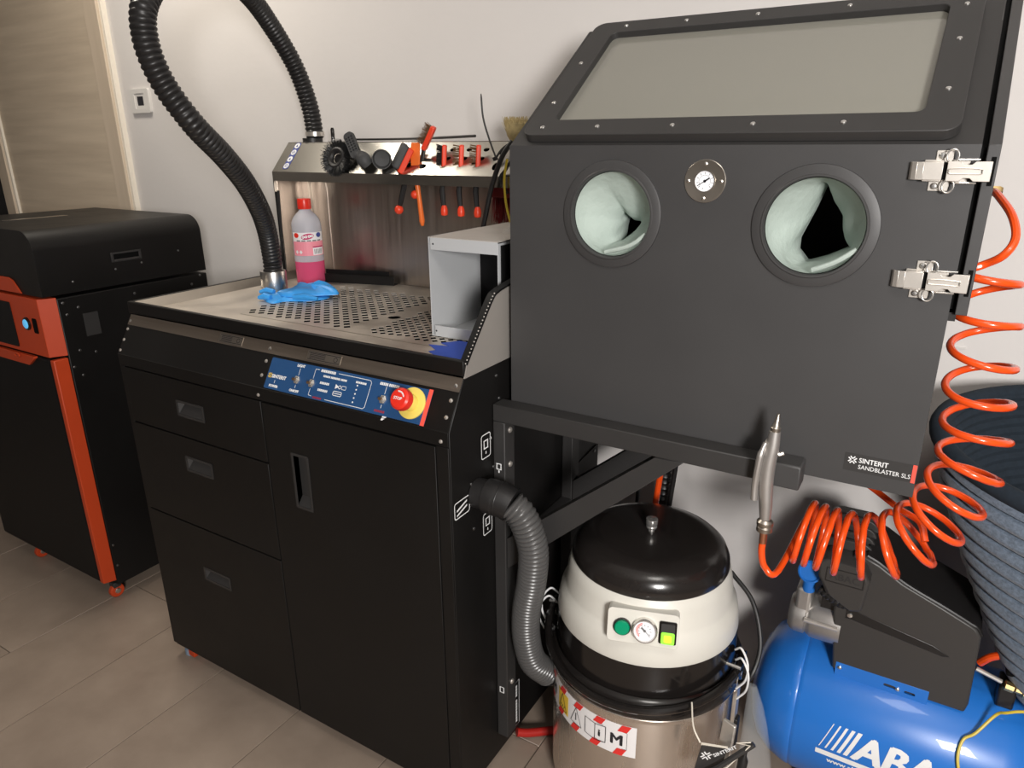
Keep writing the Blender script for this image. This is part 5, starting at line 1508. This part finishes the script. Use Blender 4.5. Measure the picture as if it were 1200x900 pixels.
tag(MB().plate([(-0.880, 1.118), (-0.842, 1.092), (-0.850, 1.078), (-0.800, 1.048), (-0.722, 1.075), (-0.722, 1.172), (-0.84, 1.172), (-0.865, 1.140), (-0.835, 1.128)], (), (0, 0, ZS+0.0012), (1, 0, 0), (0, 1, 0), 0.0008).build('blue_sheet', M['cloth'], at=(-0.8, 1.12, ZS)), 'torn blue paper sheet lying in front of the grey metal box', 'paper')
tag(MB().tube(catmull([(-0.735, 1.055, ZS+0.004), (-0.745, 1.085, ZS+0.004), (-0.730, 1.12, ZS+0.004), (-0.722, 1.16, ZS+0.004)], 5), 0.0035, 8).build('red_cord', M['darkred'], at=(-0.735, 1.08, ZS)), 'dark red cord lying in the front right corner of the worktop', 'cord')

# ------------------------------------------------------------------ tools in the slanted shelf
def bristles(mb, O, U, W, N, nu, nw, lu, lw, h, r, lean=(0, 0, 0), spread=0.0, rnd=None):
    rnd = rnd or random.Random(3)
    for i in range(nu):
        for j in range(nw):
            u, w_ = ((i+0.5)/nu-0.5)*lu, ((j+0.5)/nw-0.5)*lw
            b = O+U*(u+rnd.uniform(-1, 1)*lu/nu*0.25)+W*(w_+rnd.uniform(-1, 1)*lw/nw*0.25)
            tip = b+(N+V(lean)+U*(u/lu*spread+rnd.uniform(-.1, .1))+W*(w_/lw*spread+rnd.uniform(-.1, .1)))*(h*rnd.uniform(0.88, 1.08))
            mb.cyl(b, tip, r, r*0.45, 4, caps=False)

def brush(label, x, y_ball, z_ball, head, tilt, mb_, kind, group):
    """small red brush hanging in the shelf: base of the thing is its ball end"""
    t = thing('hand_brush', label, 'brush', (x, y_ball, z_ball), group)
    B0 = V(x, y_ball, z_ball)
    return t
def small_brush(label, x, m_b, dense):
    hd = V(x, 1.528, 1.383)
    t = thing('hand_brush', label, 'brush', (x, 1.520, 1.238), 'red hand brushes hanging in the tool shelf')
    ax = V(0.10, -0.02, 1).normalized()
    side = V(1, 0, 0)
    nb_ = V(-0.82, -0.55, 0.10).normalized()
    nb_ = (nb_-ax*nb_.dot(ax)).normalized()
    sd_ = ax.cross(nb_)
    MB().obox(hd+ax*0.002, ax*0.027, nb_*0.006, sd_*0.0095).build('head', M['redhandle'], t, bevel=0.003)
    MB().obox(hd-ax*0.030, ax*0.010, nb_*0.005, sd_*0.0065).build('neck', M['redhandle'], t, bevel=0.002)
    bm_ = MB()
    bristles(bm_, hd+ax*0.004+nb_*0.006, ax, sd_, nb_, 11 if not dense else 14, 4 if not dense else 6, 0.046, 0.015, 0.016 if not dense else 0.014, 0.0009 if not dense else 0.0012, spread=0.4, rnd=random.Random(int(-x*1000)))
    bm_.build('bristles', m_b, t, kind='stuff')
    hx = x-0.004
    MB().tube([hd-ax*0.036, V(hx-0.004, 1.524, 1.300), V(x-0.001, 1.520, 1.252)], [0.0055, 0.0075, 0.0060], 10).build('handle', M['rubber'], t)
    MB().lathe([(0.0055, 0.018), (0.0088, 0.010), (0.0098, 0.002), (0.0085, -0.007), (0.0001, -0.010)], V(x, 1.520, 1.246), 16).build('end_knob', M['redhandle'], t)
    return t
b1 = small_brush('red hand brush with dense black bristles, left of the two upright wire brushes', -1.125, M['bristle'], True)
b2 = small_brush('red wire brush standing upright between the black bristle brush and another wire brush', -1.072, M['bronze'], False)
b3 = small_brush('red wire brush standing upright nearest the black zip tie', -1.021, M['bronze'], False)
# tilted wire brush higher up
wt = thing('hand_brush', 'red wire brush tilted high above the shelf over the orange spatula', 'brush', (-1.222, 1.52, 1.288), 'red hand brushes hanging in the tool shelf')
hd, ax = V(-1.172, 1.528, 1.428), V(0.50, 0.08, 0.86).normalized()
nb_ = V(-0.80, -0.35, 0.45)
nb_ = (nb_-ax*nb_.dot(ax)).normalized()
sd_ = ax.cross(nb_)
MB().obox(hd, ax*0.032, nb_*0.0065, sd_*0.0105).build('head', M['redhandle'], wt, bevel=0.003)
bm_ = MB()
bristles(bm_, hd+ax*0.004+nb_*0.006, ax, sd_, nb_, 12, 5, 0.052, 0.017, 0.018, 0.0010, spread=0.3)
bm_.build('bristles', M['bronze'], wt, kind='stuff')
MB().tube([hd-ax*0.030, V(-1.203, 1.535, 1.370), V(-1.210, 1.53, 1.330), V(-1.216, 1.52, 1.300)], [0.0055, 0.006, 0.007, 0.006], 10).build('handle', M['rubber'], wt)
MB().sphere((-1.2175, 1.518, 1.288), 0.0115, 14).build('end_knob', M['redhandle'], wt)
# wide soft brush
wbx = thing('wide_brush', 'red brush with a thick charcoal foam pad leaning left of the orange spatula', 'brush', (-1.276, 1.52, 1.246))
hd, ax = V(-1.247, 1.520, 1.374), V(0.42, 0.25, 0.86).normalized()
nb_ = V(-0.62, -0.70, 0.35)
nb_ = (nb_-ax*nb_.dot(ax)).normalized()
sd_ = ax.cross(nb_)
MB().obox(hd, ax*0.034, nb_*0.008, sd_*0.018).build('head', M['redhandle'], wbx, bevel=0.003)
MB().obox(hd+nb_*0.016+ax*0.004, ax*0.033, nb_*0.0095, sd_*0.019).build('foam_pad', M['foam'], wbx, bevel=0.005)
MB().tube([hd-ax*0.030, V(-1.256, 1.527, 1.318), V(-1.268, 1.52, 1.270), V(-1.273, 1.52, 1.256)], [0.007, 0.0085, 0.0075, 0.006], 10).build('handle', M['rubber'], wbx)
MB().sphere((-1.275, 1.518, 1.247), 0.0125, 14).build('end_knob', M['redhandle'], wbx)
# orange spatula
sp = thing('spatula', 'long flat orange plastic spatula standing through the shelf', 'spatula', (-1.200, 1.52, 1.205))
MB().plate([(-0.0120, 0.0), (0.0120, 0.0), (0.0140, 0.040), (0.0140, 0.072), (0.0120, 0.078), (-0.0120, 0.078), (-0.0140, 0.072), (-0.0140, 0.040)], (), (-1.213, 1.516, 1.343), (1, 0.05, 0), (-0.12, 0.25, 1), 0.004).build('blade', M['orangeplas'], sp, bevel=0.001)
MB().lathe([(0.0120, -0.004), (0.0125, 0.0), (0.0125, 0.006)], (-1.212, 1.516, 1.340), 16).build('collar', M['orangeplas'], sp)
MB().tube([(-1.211, 1.516, 1.345), (-1.205, 1.518, 1.290), (-1.1995, 1.520, 1.220), (-1.199, 1.520, 1.208)], [0.0085, 0.0060, 0.0075, 0.004], 12).build('handle', M['orangeplas'], sp)
# round duct brush
rb = thing('round_brush', 'shaggy round black bristle brush ring at the left of the tool shelf', 'brush', (-1.49, 1.50, 1.34))
rc = V(-1.478, 1.510, 1.378)
rN = V(0.05, -0.86, 0.30).normalized()
rx, ry, _ = frame_of(rN)
rr = random.Random(11)
MB().tube([rc+rx*(0.024*cos(a))+ry*(0.024*sin(a)) for a in [2*pi*k/24 for k in range(24)]], 0.010, 10, True).build('core_ring', M['rubber'], rb)
MB().tube([rc-rN*0.004, rc-rN*0.035], [0.014, 0.012], 16).build('shaft', M['rubber'], rb)
bm_ = MB()
for k in range(1500):
    a = rr.uniform(0, 2*pi)
    e = rr.uniform(-0.9, 1.1)
    rad = rx*cos(a)+ry*sin(a)
    b = rc+rad*0.026+rN*rr.uniform(-0.006, 0.008)
    L = rr.uniform(0.016, 0.027)
    d_ = (rad+rN*e*0.55+V(rr.uniform(-.3, .3), rr.uniform(-.2, .2), rr.uniform(-.3, .3))).normalized()
    bm_.cyl(b, b+d_*L, 0.0009, 0.0004, 3, caps=False)
bm_.build('bristles', M['bristle'], rb, kind='stuff')
# perforated grey nozzle and bell nozzle
nz = thing('perforated_nozzle', 'grey flat perforated nozzle sticking up between the round brush and the bell nozzle', 'nozzle', (-1.385, 1.51, 1.35))
ax = V(-0.50, 0.12, 0.86).normalized()
nb_ = V(0.2, -1, 0.25)
nb_ = (nb_-ax*nb_.dot(ax)).normalized()
sd_ = ax.cross(nb_)
cN = V(-1.420, 1.512, 1.412)
hl = []
for i in range(6):
    for j in range(3):
        hl.append(circ((j-1)*0.0085, -0.016+i*0.0075, 0.0026, 8))
MB().plate(rrect(-0.0145, -0.036, 0.0145, 0.036, 0.010, 4), hl, cN+nb_*0.006, sd_, ax, 0.003).build('perforated_face', M['foam'], nz, smooth=False)
MB().plate(rrect(-0.0145, -0.036, 0.0145, 0.036, 0.010, 4), (), cN+nb_*0.0028, sd_, ax, 0.009).build('nozzle_body', M['rubber'], nz, bevel=0.002)  # darker than the face: shade inside the holes put into the body colour
MB().tube(catmull([cN-ax*0.028, V(-1.392, 1.512, 1.382), V(-1.375, 1.505, 1.374), V(-1.368, 1.512, 1.362)], 4), [0.014, 0.014, 0.015, 0.016, 0.017, 0.018, 0.019, 0.020, 0.020, 0.019, 0.018, 0.017, 0.016][:13], 16).build('nozzle_neck', M['foam'], nz)
bz = thing('bell_nozzle', 'grey bell-shaped suction nozzle between the perforated nozzle and the red foam brush', 'nozzle', (-1.31, 1.51, 1.36))
MB().lathe([(0.010, -0.030), (0.012, -0.022), (0.016, -0.010), (0.023, 0.004), (0.0255, 0.012), (0.0255, 0.018), (0.0235, 0.018), (0.020, 0.006), (0.0001, 0.004)], (-1.318, 1.512, 1.379), 32, (0.55, -0.75, -0.15)).build('bell', M['foam'], bz)
MB().tube([(-1.333, 1.533, 1.383), (-1.350, 1.54, 1.386), (-1.362, 1.545, 1.378)], [0.010, 0.010, 0.008], 14).build('stem', M['foam'], bz)
# pen, rod, tie, brush, cables
pn = thing('marker_pen', 'short black pen standing upright on the shelf behind the round brush', 'pen', (-1.572, 1.595, 1.421))
MB().tube([(-1.572, 1.595, 1.428), (-1.572, 1.595, 1.456), (-1.572, 1.595, 1.460)], [0.0055, 0.0055, 0.003], 12).build('barrel', M['gloss'], pn)
MB().cyl((-1.572, 1.595, 1.4208), (-1.572, 1.595, 1.428), 0.0062, n=12).build('clip_ring', M['screw'], pn)
tag(MB().tube(catmull([(-1.508, 1.585, 1.427), (-1.35, 1.586, 1.427), (-1.20, 1.586, 1.429), (-1.065, 1.583, 1.433)], 6), [0.0028]*13+[0.0034]*6, 8).build('thin_rod', M['rubber'], at=(-1.3, 1.586, 1.421)), 'thin black rod lying along the top edge of the tool shelf', 'rod')
zt = thing('zip_tie', 'black zip tie with a long free tail standing up beside the glove box', 'zip tie', (-0.968, 1.52, 1.37))
MB().tube(catmull([(-1.012, 1.532, 1.528), (-1.006, 1.53, 1.475), (-0.988, 1.528, 1.425), (-0.966, 1.524, 1.380)], 6), [0.0012]+[0.0022]*18, 6).build('tail', M['rubber'], zt)
MB().obox((-0.966, 1.520, 1.380), V(0.005, 0, 0.002), V(0, 0.004, 0), V(-0.002, 0, 0.004)).build('lock', M['rubber'], zt, bevel=0.001)
MB().tube(catmull([(-0.966, 1.518, 1.378), (-0.955, 1.530, 1.400), (-0.946, 1.545, 1.412)], 4), 0.0028, 6).build('strap', M['rubber'], zt)
bc_ = thing('power_cable', 'thick black cable running down in front of the shelf beside the glove box', 'cable', (-0.985, 1.485, 1.20))
MB().tube(catmull([(-0.905, 1.50, 1.420), (-0.928, 1.49, 1.385), (-0.952, 1.482, 1.320), (-0.968, 1.480, 1.260), (-0.982, 1.482, 1.200), (-0.99, 1.50, 1.10), (-0.97, 1.53, 1.03)], 6), 0.0062, 10).build('sheath', M['rubber'], bc_)
MB().tube(catmull([(-0.905, 1.505, 1.385), (-0.925, 1.50, 1.355), (-0.94, 1.50, 1.335), (-0.925, 1.51, 1.300)], 5), 0.0040, 8).build('branch', M['rubber'], bc_)
tag(MB().tube(catmull([(-0.915, 1.492, 1.380), (-0.922, 1.49, 1.340), (-0.921, 1.49, 1.300), (-0.914, 1.49, 1.260), (-0.90, 1.50, 1.20), (-0.88, 1.55, 1.05)], 6), 0.0030, 8).build('yellow_cable', M['cable'], at=(-0.915, 1.49, 1.03)), 'thin yellow cable beside the left edge of the glove box', 'cable')
pt = thing('paint_brush', 'round tan bristle brush with copper ferrule peeking out left of the glove box', 'brush', (-0.925, 1.545, 1.36))
MB().lathe([(0.010, 0.0), (0.0135, 0.012), (0.0225, 0.026), (0.0275, 0.042), (0.026, 0.056), (0.018, 0.064), (0.0001, 0.067)], (-0.922, 1.545, 1.405), 24, (0.08, -0.05, 1)).build('hair_core', M['tan'], pt)
bm_ = MB()
rr = random.Random(4)
for k in range(420):
    a = rr.uniform(0, 2*pi)
    e = sqrt(rr.uniform(0, 1))*1.0
    b = V(-0.922, 1.545, 1.420)+V(0.013*cos(a)*e, 0.013*sin(a)*e, 0)
    bm_.cyl(b, b+V(0.020*cos(a)*e+rr.uniform(-.003, .003), 0.020*sin(a)*e, rr.uniform(0.040, 0.056)), 0.0011, 0.0005, 3, caps=False)
bm_.build('bristles', M['tan'], pt, kind='stuff')
MB().lathe([(0.0085, -0.034), (0.0105, -0.028), (0.0105, -0.010), (0.0095, 0.004)], (-0.923, 1.545, 1.405), 18).build('ferrule', M['ferrule'], pt)
MB().lathe([(0.0110, 0.0), (0.0110, 0.003)], (-0.923, 1.545, 1.392), 18).build('ferrule_ring', M['socket'], pt)
MB().tube([(-0.923, 1.546, 1.373), (-0.922, 1.55, 1.30), (-0.92, 1.55, 1.25)], [0.008, 0.009, 0.006], 12).build('handle', M['wood'], pt)
dr_ = thing('dustpan_brush', 'dark red long-bristled brush hanging under the right end of the shelf', 'brush', (-0.95, 1.56, 1.215))
MB().box((-0.998, 1.548, 1.286), (-0.900, 1.575, 1.312)).build('back', M['darkred'], dr_, bevel=0.003)
bm_ = MB()
bristles(bm_, V(-0.949, 1.5615, 1.287), V(1, 0, 0), V(0, 1, 0), V(0, 0, -1), 22, 5, 0.094, 0.022, 0.065, 0.0016, spread=0.10)
bm_.build('bristles', M['darkred'], dr_, kind='stuff')
